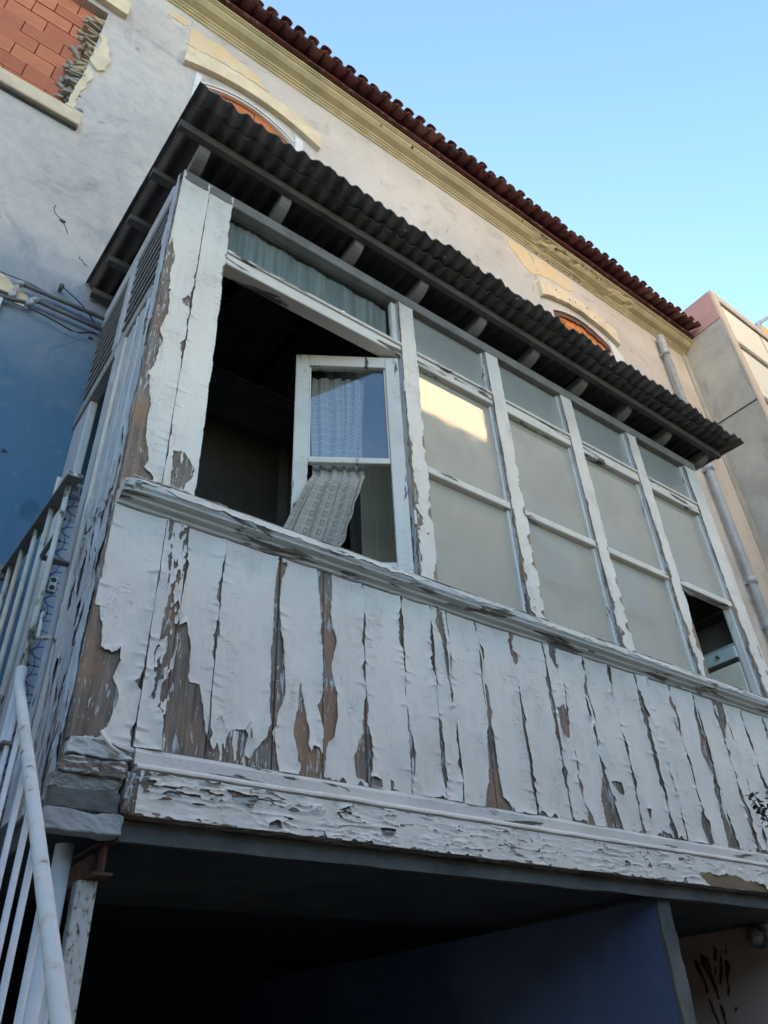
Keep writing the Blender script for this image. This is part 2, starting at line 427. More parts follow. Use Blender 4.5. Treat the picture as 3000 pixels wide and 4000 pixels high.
def m_pane(name, base, spec=.0):
    t = NT(name)
    c = t.mix(t.ramp(t.noise(2.6, detail=6, dist=.6), [(.32, 0), (.72, .7)]), base, tuple(x * .74 for x in base))
    c = t.mix(t.ramp(t.noise(1, t.mapping((9, 9, 1.2)), detail=5), [(.55, 0), (.8, .22)]), c, tuple(x * .55 for x in base))
    c = t.mix(t.ramp(t.noise(1, t.mapping((60, 60, 3)), detail=4), [(.6, 0), (.8, .25)]), c, tuple(min(1, x * 1.25) for x in base))
    t.done(c, .6); t.b.inputs['Coat Weight'].default_value = 1.0; t.l.new(t.ramp(t.noise(5, detail=6), [(.4, .008), (.75, .10)]), t.b.inputs['Coat Roughness']); t.l.new(t.bump(t.noise(3.5, detail=2), .02, .02), t.b.inputs['Coat Normal']); t.b.inputs['Coat IOR'].default_value = 1.72
    return t.m
M['pane'] = m_pane('cream_backed_glass', (.455, .405, .325))
M['pane_t'] = m_pane('grey_green_backed_glass', (.36, .355, .315))
M['pane_n'] = m_simple('pale_cream_blind', (.88, .80, .56), (.80, .74, .58), .5, 2, .5, .05, 40)
M['pane_w'] = m_pane('dark_window_glass', (.06, .07, .08))
def m_glass():
    t = NT('clear_window_glass'); o = t.n['Material Output']; t.n.remove(t.b)
    f = t.n.new('ShaderNodeLayerWeight'); f.inputs[0].default_value = .5
    k = t.math('MULTIPLY_ADD', t.math('POWER', f.outputs['Facing'], 4.0), .9, .11)
    tr = t.n.new('ShaderNodeBsdfTransparent'); tr.inputs[0].default_value = (.93, .95, .95, 1)
    gl = t.n.new('ShaderNodeBsdfGlossy'); gl.inputs['Roughness'].default_value = .0
    mx = t.n.new('ShaderNodeMixShader'); t.l.new(k, mx.inputs[0]); t.l.new(tr.outputs[0], mx.inputs[1]); t.l.new(gl.outputs[0], mx.inputs[2])
    t.l.new(mx.outputs[0], o.inputs[0]); return t.m
M['glass'] = m_glass()
def m_curtain():
    t = NT('patterned_curtain_cloth'); s = t.n.new('ShaderNodeSeparateXYZ'); t.l.new(t.tc.outputs['UV'], s.inputs[0])
    u, v = s.outputs[0], s.outputs[1]
    fu = t.math('ABSOLUTE', t.math('SUBTRACT', t.math('FRACT', u), .5)); fv = t.math('ABSOLUTE', t.math('SUBTRACT', t.math('FRACT', v), .5))
    mx = t.math('MAXIMUM', fu, fv); ring = t.math('MULTIPLY', t.math('LESS_THAN', mx, .34), t.math('GREATER_THAN', mx, .15))
    alt = t.math('GREATER_THAN', t.math('FRACT', t.math('MULTIPLY', t.math('FLOOR', u), .5)), .25)
    ring = t.math('MULTIPLY', ring, t.math('MULTIPLY_ADD', alt, .45, .55))
    c = t.mix(t.ramp(t.noise(9, detail=5), [(.4, 0), (.7, .5)]), (.40, .355, .285), (.29, .27, .235))
    c = t.mix(t.math('MULTIPLY', ring, .55), c, (.09, .09, .095))
    t.done(c, .9); t.b.inputs['Sheen Weight'].default_value = .2
    return t.m
M['curtain'] = m_curtain()
def m_net():
    t = NT('pale_blue_grey_net')
    s1 = t.noise(1, t.mapping((34, 5, 1.2)), detail=5, rough=.65)
    c = t.mix(t.ramp(s1, [(.34, 0), (.66, 1)]), (.24, .27, .255), (.47, .49, .45))
    return t.done(c, .95, t.bump(s1, .4, .01))
M['lace'] = m_net()
def m_azulejo():
    t = NT('blue_pattern_tile'); s = t.n.new('ShaderNodeSeparateXYZ'); t.l.new(t.tc.outputs['UV'], s.inputs[0]); u, v = s.outputs[0], s.outputs[1]
    def circ(cx, cy, r, w):
        d = t.math('SQRT', t.math('ADD', t.math('POWER', t.math('ABSOLUTE', t.math('SUBTRACT', u, cx)), 2.0), t.math('POWER', t.math('ABSOLUTE', t.math('SUBTRACT', v, cy)), 2.0)))
        return t.math('LESS_THAN', t.math('ABSOLUTE', t.math('SUBTRACT', d, r)), w)
    k = circ(0, 0, .74, .028)
    for a, b in ((1, 0), (0, 1), (1, 1)): k = t.math('MAXIMUM', k, circ(a, b, .74, .028))
    for a, b in ((.5, .5), (.5, .0), (.5, 1.0), (0, .5), (1, .5)): k = t.math('MAXIMUM', k, circ(a, b, .0, .09))
    k = t.math('MULTIPLY', k, t.ramp(t.noise(40, detail=3), [(.3, .5), (.6, 1)]))
    c = t.mix(k, (.36, .40, .44), (.04, .08, .32))
    return t.done(c, .25)
M['azulejo'] = m_azulejo()
def m_border():
    t = NT('blue_key_border_tile'); s = t.n.new('ShaderNodeSeparateXYZ'); t.l.new(t.tc.outputs['UV'], s.inputs[0]); u, v = s.outputs[0], s.outputs[1]
    def rect(a, b, c_, d):
        return t.math('MULTIPLY', t.math('MULTIPLY', t.math('GREATER_THAN', u, a), t.math('LESS_THAN', u, b)), t.math('MULTIPLY', t.math('GREATER_THAN', v, c_), t.math('LESS_THAN', v, d)))
    k = rect(0, 1, .06, .16)
    for q_ in ((0, 1, .22, .28), (.1, .5, .40, .47), (.1, .17, .40, .9), (.1, .75, .83, .9), (.68, .75, .60, .9), (.40, .75, .60, .67), (.85, .92, .4, .9)): k = t.math('MAXIMUM', k, rect(*q_))
    return t.done(t.mix(k, (.36, .40, .44), (.04, .08, .32)), .25)
M['border'] = m_border()
def m_bluewall():
    t = NT('deep_blue_limewash')
    c = t.mix(t.ramp(t.noise(2.2, detail=7), [(.35, 0), (.7, 1)]), (.075, .10, .19), (.12, .145, .235))
    return t.done(c, .9, t.bump(t.noise(40, detail=5), .3, .006))
M['bluewall'] = m_bluewall()
def m_rustwall():
    t = NT('brown_stained_wall')
    c = t.mix(t.ramp(t.noise(1.8, detail=6), [(.35, 0), (.7, 1)]), (.66, .47, .36), (.58, .43, .35))
    return t.done(c, .9, t.bump(t.noise(30, detail=5), .25, .006))
M['rustwall'] = m_rustwall()
M['stain'] = m_simple('dark_rust_drip', (.10, .034, .016), (.17, .06, .022), .8, 20, .8, .5, 60)
M['leaf'] = m_simple('dark_green_leaf', (.028, .05, .03), (.05, .07, .035), .6, 20, .45, .1, 60)
M['stem'] = m_simple('brown_stem', (.07, .05, .035), (.04, .03, .02), .5, 20, .8, .3, 60)
M['store'] = m_simple('recess_shade_dark', (.03, .032, .045), (.015, .016, .022), .8, 3, .9, .3, 40)  # shade of the recess put into a near-black colour
M['ground'] = m_simple('worn_paving', (.19, .16, .125), (.14, .118, .092), .8, 1.5, .95, .5, 20)
M['opp'] = m_simple('cream_stucco_far', (.82, .66, .47), (.75, .60, .43), .5, 1, .9, .2, 30)
M['opp2'] = m_simple('pale_grey_stucco_far', (.68, .58, .45), (.60, .52, .41), .5, 1, .9, .2, 30)
M['green_white'] = m_simple('pale_green_enamel', (.50, .56, .53), (.36, .40, .38), .5, 8, .5, .1, 60)
M['cream_board'] = m_simple('cream_planking', (.74, .66, .50), (.60, .53, .40), .6, 6, .8, .2, 60)
M['soffit_white'] = m_simple('dusty_white_board', (.40, .39, .37), (.22, .21, .20), .7, 6, .8, .2, 60)
M['lampglass'] = m_pane('frosted_lamp_glass', (.42, .36, .30))
M['sign'] = m_simple('yellow_panel', (.75, .50, .10), (.65, .45, .12), .5, 6, .6, .1, 50)
M['inner'] = m_simple('inner_shade_dark', (.11, .105, .10), (.05, .048, .045), .8, 3, .9, .3, 40)  # interior shade put into the colour of these surfaces

# ---------------------------------------------------------------- peeling paint sheets
def sdf(px, pz, poly):
    """signed distance to polygon, negative inside"""
    P = np.array(poly, float); n = len(P); d = np.full(px.shape, 1e9); ins = np.zeros(px.shape, bool)
    for i in range(n):
        a = P[i]; b = P[(i + 1) % n]; e = b - a
        wx = px - a[0]; wz = pz - a[1]; t_ = np.clip((wx * e[0] + wz * e[1]) / (e @ e + 1e-12), 0, 1)
        d = np.minimum(d, (wx - e[0] * t_) ** 2 + (wz - e[1] * t_) ** 2)
        if a[1] != b[1]:
            c = ((a[1] > pz) != (b[1] > pz)) & (px < (b[0] - a[0]) * (pz - a[1]) / (b[1] - a[1]) + a[0]); ins ^= c
    d = np.sqrt(d); return np.where(ins, -d, d)
def paint_sheet(name, parent, O, U, W, N, w, h, field, mat, du=.004, dv=.006, lift=.0016, curl=.022, lam=.014, wave=.003, seed=1, thick=.0016, flaps=0.0):
    """a skin of paint lying on a plank: origin O, axes U (width w) and W (height h), outward normal N.
    field(u, v) > 0 where paint survives; loose edges curl away from the wood."""
    nu = max(4, int(w / du)); nv = max(4, int(h / dv)); us = np.linspace(0, w, nu + 1); vs_ = np.linspace(0, h, nv + 1)
    uu, vv = np.meshgrid(us, vs_, indexing='ij'); f = field(uu, vv)
    if (f > 0).sum() < 3: return None
    O = np.array(O, float); U = np.array(U, float); W = np.array(W, float); N = np.array(N, float)
    lx = fbm(uu / .07 + seed, vv / .11, seed + 5); wv = (fbm(uu / .06 + 9, vv / .25, seed + 9) - .4) * wave
    ff = np.clip(f, 0, .2)
    hgt = lift + np.maximum(wv, -.0008) + np.clip(lx - .34, 0, 1) * curl * np.exp(-ff / lam) + (fbm(uu / .012, vv / .012, seed + 3) - .5) * .0007
    if flaps:                                  # short cross cracks whose lower lips stand off near the joints
        de = np.minimum(uu, w - uu); side = (uu > w / 2) * 13.0
        c_ = vv / .034 + fbm(vv / .2 + side, uu * 0, seed + 21) * 3 + uu * 6 * (vnoise(vv / .1, uu * 0 + side, seed + 22) - .5); ci = np.floor(c_); fr = c_ - ci
        rnd_ = _h(ci, side + seed, seed + 23); ext = .010 + .030 * _h(ci, side + 3 + seed, seed + 24)
        hgt = hgt + flaps * np.clip(rnd_ * 2.2 - 1.15, 0, 1) * (1 - fr) ** 2.5 * np.exp(-(de / ext) ** 2)
    P = O + uu[..., None] * U + vv[..., None] * W + hgt[..., None] * N
    P = P.reshape(-1, 3); f = f.ravel(); ids = np.arange(len(f)).reshape(nu + 1, nv + 1)
    a = ids[:-1, :-1].ravel(); b = ids[1:, :-1].ravel(); c = ids[1:, 1:].ravel(); d = ids[:-1, 1:].ravel()
    flip = ((np.arange(len(a)) * 7919) % 13) > 6
    t1 = np.where(flip[:, None], np.stack([a, b, c], 1), np.stack([a, b, d], 1)); t2 = np.where(flip[:, None], np.stack([a, c, d], 1), np.stack([b, c, d], 1))
    T = np.concatenate([t1, t2]); s = f[T] > 0; cnt = s.sum(1)
    full = T[cnt == 3]; edges = {}; newP = []; base = len(P)
    def cut(i, j):
        k = (i, j) if i < j else (j, i)
        if k not in edges:
            q_ = f[k[0]] / (f[k[0]] - f[k[1]]); edges[k] = base + len(newP); newP.append(P[k[0]] + (P[k[1]] - P[k[0]]) * q_)
        return edges[k]
    F = []; rim = []
    for tri, sg in zip(T[cnt == 1].tolist(), s[cnt == 1].tolist()):
        i = sg.index(True); A, B_, C_ = tri[i], tri[(i + 1) % 3], tri[(i + 2) % 3]
        p, q_ = cut(A, B_), cut(A, C_); F.append((A, p, q_)); rim.append((p, q_))
    for tri, sg in zip(T[cnt == 2].tolist(), s[cnt == 2].tolist()):
        i = sg.index(False); A, B_, C_ = tri[i], tri[(i + 1) % 3], tri[(i + 2) % 3]
        p, q_ = cut(A, B_), cut(A, C_); F.append((p, B_, C_)); F.append((p, C_, q_)); rim.append((q_, p))
    allP = np.concatenate([P, np.array(newP).reshape(-1, 3)]) if newP else P
    allF = np.concatenate([full, np.array(F, int).reshape(-1, 3)]) if F else full
    if rim:                                   # thickness of the paint along its torn edges
        rim = np.array(rim); r0 = allP[rim.ravel()]; n0 = len(allP)
        back = r0 - N * thick
        allP = np.concatenate([allP, r0, back]); m = len(rim)
        fr = n0 + np.arange(2 * m).reshape(m, 2); bk = fr + 2 * m
        allF = np.concatenate([allF, np.stack([fr[:, 0], bk[:, 0], bk[:, 1]], 1), np.stack([fr[:, 0], bk[:, 1], fr[:, 1]], 1)])
    used = np.unique(allF); mp = np.full(len(allP), -1); mp[used] = np.arange(len(used))
    if np.dot(np.cross(U, W), N) < 0: allF = allF[:, ::-1]
    return mesh(name, allP[used], mp[allF], mat, parent, smooth=True)

def peel_field(polys, mode='plank', w=None, h=None, x0=0, z0=0, seed=0, edge=1.0, rag=1.0):
    def fn(u, v):
        x = u + x0; z = v + z0
        f = np.full(u.shape, .2)
        for kind, p in polys:
            P = np.array(p); lo = P.min(0) - .08; hi = P.max(0) + .08
            if hi[0] < x.min() or lo[0] > x.max() or hi[1] < z.min() or lo[1] > z.max(): continue
            d = sdf(x, z, p)
            if kind == 'm': d = np.where(d < 0, np.maximum(d, (fbm(x / .011, z / .045, seed + 40) - .53) * .11), d)
            f = np.minimum(f, d)
        f = f + rag * ((fbm(x / .020, z / .055, seed) - .5) * .018 + (fbm(x / .006, z / .011, seed + 1) - .5) * .007)
        if w is not None and edge > 0:
            de = np.minimum(u, w - u)
            zone = np.clip(fbm(z / .22 + (u > w / 2) * 7.3, x * 0 + seed * 1.7, seed + 12) * 3.2 - 1.35, 0, 1)
            f = np.minimum(f, de + .0012 - np.maximum(0, (fbm(z / .045 + (u > w / 2) * 31.7 + seed, x * 0 + seed, seed + 2) - .42)) * .075 * edge * zone + (fbm(x / .005, z / .01, seed + 4) - .5) * .004 * zone)
        if h is not None:
            f = np.minimum(f, v - np.maximum(0, fbm(x / .03, x * 0, seed + 6) - .50) * .07 + .001)
        return f
    return fn
PEEL=[('b', [(-0.004, 2.59), (0.02, 2.595), (0.027, 2.519), (0.036, 2.469), (0.067, 2.459), (0.086, 2.482), (0.094, 2.446), (0.078, 2.394), (0.104, 2.352), (0.103, 2.319), (0.092, 2.278), (0.08, 2.236), (-0.001, 2.222), (-0.008, 2.297), (-0.009, 2.438)]), ('m', [(0.168, 2.946), (0.232, 2.947), (0.237, 2.839), (0.236, 2.783), (0.228, 2.726), (0.229, 2.623), (0.242, 2.582), (0.264, 2.608), (0.282, 2.538), (0.295, 2.428), (0.325, 2.43), (0.332, 2.403), (0.35, 2.322), (0.387, 2.226), (0.244, 2.22), (0.226, 2.337), (0.187, 2.355), (0.194, 2.38), (0.185, 2.49), (0.198, 2.665), (0.178, 2.818)]), ('b', [(0.242, 2.582), (0.264, 2.608), (0.285, 2.515), (0.292, 2.432), (0.325, 2.43), (0.332, 2.403), (0.35, 2.322), (0.387, 2.226), (0.244, 2.22), (0.231, 2.304), (0.242, 2.366), (0.242, 2.435)]), ('m', [(0.394, 2.352), (0.425, 2.314), (0.473, 2.322), (0.49, 2.352), (0.515, 2.268), (0.518, 2.221), (0.388, 2.222)]), ('b', [(0.55, 2.908), (0.585, 2.92), (0.568, 2.814), (0.571, 2.674), (0.592, 2.571), (0.6, 2.464), (0.575, 2.384), (0.562, 2.332), (0.588, 2.227), (0.541, 2.22), (0.545, 2.307), (0.549, 2.453), (0.547, 2.7)]), ('b', [(0.482, 2.244), (0.514, 2.281), (0.542, 2.312), (0.547, 2.221), (0.483, 2.224)]), ('b', [(0.653, 2.511), (0.675, 2.42), (0.687, 2.309), (0.697, 2.289), (0.673, 2.253), (0.641, 2.253), (0.633, 2.339), (0.64, 2.402)]), ('b', [(0.702, 2.937), (0.763, 2.934), (0.766, 2.761), (0.78, 2.676), (0.766, 2.587), (0.786, 2.503), (0.779, 2.358), (0.752, 2.342), (0.743, 2.223), (0.73, 2.226), (0.732, 2.373), (0.728, 2.521), (0.722, 2.749)]), ('b', [(0.697, 2.322), (0.723, 2.315), (0.736, 2.289), (0.736, 2.222), (0.646, 2.22), (0.654, 2.255), (0.685, 2.281)]), ('b', [(0.891, 2.516), (0.909, 2.516), (0.905, 2.404), (0.907, 2.271), (0.895, 2.236), (0.855, 2.247), (0.842, 2.306), (0.879, 2.388)]), ('b', [(1.061, 2.821), (1.073, 2.824), (1.069, 2.735), (1.057, 2.732)]), ('b', [(1.068, 2.497), (1.083, 2.35), (1.077, 2.255), (1.069, 2.254), (1.071, 2.312), (1.069, 2.384)]), ('b', [(1.235, 2.939), (1.265, 2.924), (1.26, 2.798), (1.27, 2.734), (1.277, 2.606), (1.266, 2.556), (1.255, 2.644), (1.246, 2.758), (1.227, 2.866)]), ('b', [(1.431, 2.93), (1.454, 2.824), (1.443, 2.73), (1.457, 2.645), (1.468, 2.568), (1.451, 2.523), (1.456, 2.37), (1.464, 2.27), (1.508, 2.227), (1.369, 2.21), (1.406, 2.363), (1.414, 2.462), (1.438, 2.527), (1.448, 2.701), (1.442, 2.814)]), ('b', [(1.834, 2.945), (1.889, 2.942), (1.856, 2.833), (1.83, 2.885)]), ('b', [(1.823, 2.66), (1.895, 2.666), (1.867, 2.562), (1.818, 2.598)]), ('b', [(0.978, 2.27), (0.998, 2.25), (0.989, 2.221), (0.981, 2.242)]), ('b', [(0.903, 2.253), (0.952, 2.26), (0.957, 2.228), (0.909, 2.227)]), ('b', [(1.827, 2.948), (1.888, 2.949), (1.868, 2.887), (1.863, 2.831), (1.846, 2.875)]), ('b', [(1.825, 2.664), (1.874, 2.68), (1.859, 2.588), (1.868, 2.54), (1.828, 2.54), (1.813, 2.58)]), ('b', [(2.209, 2.933), (2.218, 2.791), (2.205, 2.795), (2.199, 2.887)]), ('b', [(2.014, 2.515), (2.05, 2.442), (2.058, 2.353), (2.074, 2.241), (1.982, 2.231), (1.992, 2.345), (2.027, 2.426)]), ('b', [(2.474, 2.938), (2.499, 2.901), (2.486, 2.854), (2.469, 2.895)]), ('b', [(2.466, 2.496), (2.49, 2.454), (2.486, 2.396), (2.47, 2.419)]), ('b', [(2.828, 2.902), (2.827, 2.81), (2.842, 2.701), (2.837, 2.571), (2.812, 2.451), (2.816, 2.347), (2.78, 2.343), (2.811, 2.519), (2.776, 2.59), (2.797, 2.759)]), ('b', [(3.02, 2.933), (3.083, 2.93), (3.06, 2.823), (3.0, 2.72), (3.017, 2.877)]), ('b', [(3.242, 2.937), (3.256, 2.733), (3.228, 2.548), (3.218, 2.576), (3.236, 2.768), (3.23, 2.878)]), ('b', [(2.624, 2.778), (2.646, 2.71), (2.633, 2.693), (2.626, 2.757)]), ('b', [(2.074, 2.403), (2.133, 2.411), (2.14, 2.364), (2.108, 2.366)]), ('b', [(3.44, 2.926), (3.434, 2.786), (3.416, 2.815)]), ('b', [(2.034, 2.835), (2.049, 2.839), (2.019, 2.656), (2.006, 2.66)]), ('b', [(2.034, 2.626), (2.036, 2.544), (2.022, 2.529), (2.022, 2.605)]), ('b', [(1.997, 2.359), (2.034, 2.335), (2.07, 2.282), (2.076, 2.221), (1.979, 2.221), (1.996, 2.301)]), ('b', [(2.216, 2.376), (2.216, 2.298), (2.221, 2.224), (2.206, 2.223), (2.205, 2.309)]), ('b', [(1.868, 2.428), (1.879, 2.36), (1.897, 2.289), (1.929, 2.227), (1.894, 2.223), (1.875, 2.303), (1.87, 2.359)]), ('b', [(2.469, 2.505), (2.491, 2.456), (2.487, 2.398), (2.471, 2.434)]), ('b', [(2.47, 2.359), (2.49, 2.287), (2.5, 2.217), (2.462, 2.225), (2.477, 2.316)]), ('b', [(2.64, 2.366), (2.678, 2.32), (2.676, 2.227), (2.622, 2.228), (2.62, 2.326)]), ('b', [(2.813, 2.569), (2.828, 2.482), (2.815, 2.368), (2.841, 2.306), (2.843, 2.224), (2.778, 2.231), (2.792, 2.346), (2.783, 2.463)]), ('b', [(3.223, 2.631), (3.253, 2.547), (3.265, 2.512), (3.219, 2.535)]), ('b', [(3.006, 2.271), (3.032, 2.222), (3.01, 2.227)]), ('b', [(2.26, 2.327), (2.284, 2.324), (2.279, 2.288), (2.266, 2.293)]), ('b', [(1.506, 2.247), (1.516, 2.223), (1.5, 2.216)])]
PEEL_POST=[('b', [(0.006, 4.289), (0.034, 4.169), (0.029, 4.038), (0.037, 3.905), (0.049, 3.833), (0.028, 3.725), (0.043, 3.677), (0.037, 3.577), (0.023, 3.499), (0.04, 3.398), (0.052, 3.284), (0.056, 3.219), (0.074, 3.129), (0.063, 3.099), (0.095, 3.075), (0.101, 3.029), (0.002, 2.987), (-0.005, 3.093), (-0.007, 3.288), (-0.005, 3.446), (-0.002, 3.648), (-0.005, 3.875), (-0.0, 4.161)]), ('b', [(0.147, 3.209), (0.173, 3.221), (0.189, 3.066), (0.152, 3.05)]), ('b', [(0.184, 3.219), (0.209, 3.191), (0.232, 3.161), (0.222, 3.131), (0.197, 3.069), (0.185, 3.141)]), ('b', [(0.081, 3.945), (0.109, 3.975), (0.126, 3.936), (0.102, 3.905)])]
PEEL_FASCIA=[('b', [(2.476, 2.099), (2.554, 2.111), (2.599, 2.097), (2.661, 2.113), (2.745, 2.108), (2.793, 2.093), (2.862, 2.095), (2.926, 2.085), (2.952, 2.051), (2.573, 2.045), (2.504, 2.074)]), ('b', [(0.543, 2.08), (0.588, 2.09), (0.589, 2.071), (0.55, 2.062)]), ('b', [(0.917, 2.105), (0.972, 2.105), (0.957, 2.083), (0.923, 2.085)]), ('b', [(0.417, 2.149), (0.514, 2.142), (0.498, 2.107), (0.451, 2.118)]), ('b', [(0.189, 2.176), (0.212, 2.156), (0.197, 2.124)])]
STAINS = [[(0.857, 1.917), (0.834, 1.911), (0.83, 1.863), (0.818, 1.812), (0.818, 1.769), (0.83, 1.763), (0.831, 1.831), (0.856, 1.873)],
[(0.813, 1.943), (0.771, 1.92), (0.77, 1.88), (0.766, 1.808), (0.763, 1.734), (0.773, 1.735), (0.785, 1.795), (0.801, 1.846), (0.82, 1.892)],
[(0.716, 1.969), (0.709, 1.946), (0.722, 1.9), (0.739, 1.902), (0.74, 1.92)],
[(0.685, 1.947), (0.691, 1.908), (0.713, 1.838), (0.734, 1.791), (0.741, 1.805), (0.717, 1.874)],
[(0.65, 1.976), (0.651, 1.961), (0.658, 1.962)],
[(0.657, 1.944), (0.648, 1.943), (0.662, 1.916), (0.67, 1.927)],
[(0.677, 1.899), (0.663, 1.894), (0.658, 1.869), (0.676, 1.835), (0.693, 1.801), (0.694, 1.767), (0.709, 1.744), (0.715, 1.758), (0.701, 1.785), (0.692, 1.844)],
[(0.745, 1.884), (0.74, 1.862), (0.756, 1.832), (0.758, 1.853)],
[(0.831, 1.746), (0.82, 1.734), (0.807, 1.689), (0.798, 1.633), (0.808, 1.633), (0.825, 1.679)],
[(0.774, 1.717), (0.762, 1.71), (0.756, 1.675), (0.758, 1.631), (0.771, 1.631), (0.772, 1.669)],
[(0.696, 1.695), (0.675, 1.697), (0.683, 1.681), (0.695, 1.678)]]
# ================================================================ GROUND
tag(mesh('ground', [(-120, -120, .31), (140, -120, .31), (140, 140, .31), (-120, 140, .31)], [(0, 1, 2, 3)], M['ground'], loc=(0, 0, .31)), kind='structure')

# ================================================================ HOUSE
H = thing('house', 'old two storey house with grey plaster, cream cornice and bricked up windows', 'house', (3, 1.0, .31))
YW = 1.0
def arch(xa, xb, zs, rise):
    return lambda x: zs + rise * (1 - ((x - (xa + xb) / 2) / ((xb - xa) / 2)) ** 2)
OPEN = [  # xa, xb, z sill, top function
    (-1.75, -.50, 6.36, lambda x: 7.80),
    (.235, 1.065, 6.30, arch(.235, 1.065, 7.68, .16)),
    (4.12, 5.02, 6.30, arch(4.12, 5.02, 7.70, .14)),
]
def wall_with_openings(x0, x1, z0, z1, depth=.16):
    V = []; F = []
    def quad(a, b, c, d): n = len(V); V.extend([a, b, c, d]); F.append((n, n + 1, n + 2, n + 3))
    x = x0; zl = 2.10
    # the foot of the wall, left open under the veranda where a recess painted dark for shade runs back
    for (p, q_) in ((x0, .0), (3.72, x1)): quad((p, YW, z0), (q_, YW, z0), (q_, YW, zl), (p, YW, zl))
    z0g = z0; z0 = zl
    for xa, xb, zs, top in OPEN:
        quad((x, YW, z0), (xa, YW, z0), (xa, YW, z1), (x, YW, z1))
        N_ = 14; xs = np.linspace(xa, xb, N_ + 1)
        quad((xa, YW, z0), (xb, YW, z0), (xb, YW, zs), (xa, YW, zs))
        for p, q_ in zip(xs[:-1], xs[1:]):
            quad((p, YW, top(p)), (q_, YW, top(q_)), (q_, YW, z1), (p, YW, z1))
            quad((p, YW, top(p)), (p, YW + depth, top(p)), (q_, YW + depth, top(q_)), (q_, YW, top(q_)))
        quad((xa, YW, zs), (xa, YW, top(xa)), (xa, YW + depth, top(xa)), (xa, YW + depth, zs))
        quad((xb, YW, zs), (xb, YW + depth, zs), (xb, YW + depth, top(xb)), (xb, YW, top(xb)))
        quad((xa, YW, zs), (xa, YW + depth, zs), (xb, YW + depth, zs), (xb, YW, zs))
        x = xb
    quad((x, YW, z0), (x1, YW, z0), (x1, YW, z1), (x, YW, z1))
    n = len(V)                                   # back and ends so that the wall has its full depth
    z0 = z0g; V.extend([(x0, YW, z0), (x0, 7.0, z0), (x0, 7.0, z1), (x0, YW, z1), (x1, YW, z0), (x1, 7.0, z0), (x1, 7.0, z1), (x1, YW, z1)])
    F.extend([(n, n + 3, n + 2, n + 1), (n + 4, n + 5, n + 6, n + 7), (n + 1, n + 2, n + 6, n + 5)])
    return V, F
V, F = wall_with_openings(-3.2, 6.742, .31, 8.78)
wall = mesh('wall', V, F, M['house'], H)
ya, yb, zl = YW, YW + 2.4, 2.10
mesh('recess_shade_wall', [(0, ya, .31), (0, yb, .31), (0, yb, zl), (0, ya, zl), (3.72, ya, .31), (3.72, yb, .31), (3.72, yb, zl), (3.72, ya, zl)],
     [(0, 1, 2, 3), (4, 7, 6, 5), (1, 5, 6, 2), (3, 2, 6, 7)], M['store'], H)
# torn plaster showing older yellow paint
for i, (pts, mt) in enumerate((
    ([(-.13, 8.36), (-.08, 8.50), (.02, 8.50), (.06, 8.42), (.0, 8.37)], 'yellow'),
    ([(.075, 8.10), (.072, 8.40), (.12, 8.43), (.30, 8.43), (.52, 8.40), (.70, 8.33), (.80, 8.22), (.52, 8.215), (.30, 8.17)], 'yellow'),
    ([(3.60, 8.44), (3.66, 8.53), (3.93, 8.52), (4.02, 8.20), (3.93, 8.14), (3.78, 8.22)], 'yellow'),
    ([(3.96, 8.53), (4.52, 8.52), (4.60, 8.36), (4.53, 8.29), (4.26, 8.25), (4.03, 8.19)], 'yellow'))):
    plate('plaster_patch', ragged(ragged(pts, .022, .07, i), .006, .012, i + 9), YW - .0035, YW + .01, M[mt], wall)
# scars, nail holes
for i, (x, z, r) in enumerate(((-.333, 5.356, .017), (-.039, 4.592, .012), (-.252, 3.738, .012), (3.2, 7.6, .012))):
    pts = [(x + r * (1 + .35 * math.sin(k * 2.3 + i)) * math.cos(k * .785), z + r * .8 * math.sin(k * .785)) for k in range(8)]
    plate('wall_scar', pts, YW - .003, YW + .01, M['black'], wall)
for i, pts in enumerate(([(-.39, 5.46), (-.394, 5.43), (-.385, 5.40), (-.37, 5.385), (-.335, 5.36)], [(-.33, 5.35), (-.312, 5.325), (-.305, 5.31), (-.29, 5.28)], [(-.150, 5.10), (-.165, 5.105), (-.18, 5.125), (-.20, 5.13), (-.198, 5.15)])):
    V, F = tube_vf([(x, YW - .001, z) for x, z in pts], .0022, 5); mesh('wall_crack', V, F, M['black'], wall)

# --- cornice: run of mouldings
cor = []
prof = [(1.0, 8.575), (.985, 8.585), (.985, 8.605), (.972, 8.61), (.972, 8.628), (.958, 8.635), (.955, 8.65), (.935, 8.658), (.90, 8.672), (.872, 8.70), (.862, 8.72), (.85, 8.723), (.85, 8.738), (.838, 8.742), (.838, 8.772), (1.0, 8.772)]
xs = np.linspace(-3.2, 6.742, 220)
def cj(i, x):
    d = (fbm(np.array(x * 3.1), np.array(i * .7), 3) - .5) * .004
    b = 0.0
    if 3.9 < x < 5.6 and 3 < i < 12: b = max(0, float(fbm(np.array(x * 9), np.array(i * .9), 8)) - .56) * .10
    return float(d) + b, float(d) * .5 + b * .5
V, F = prism_x(prof, xs, cj); cornice = mesh('cornice', V, F, M['cream_dirty'], H, smooth=False)
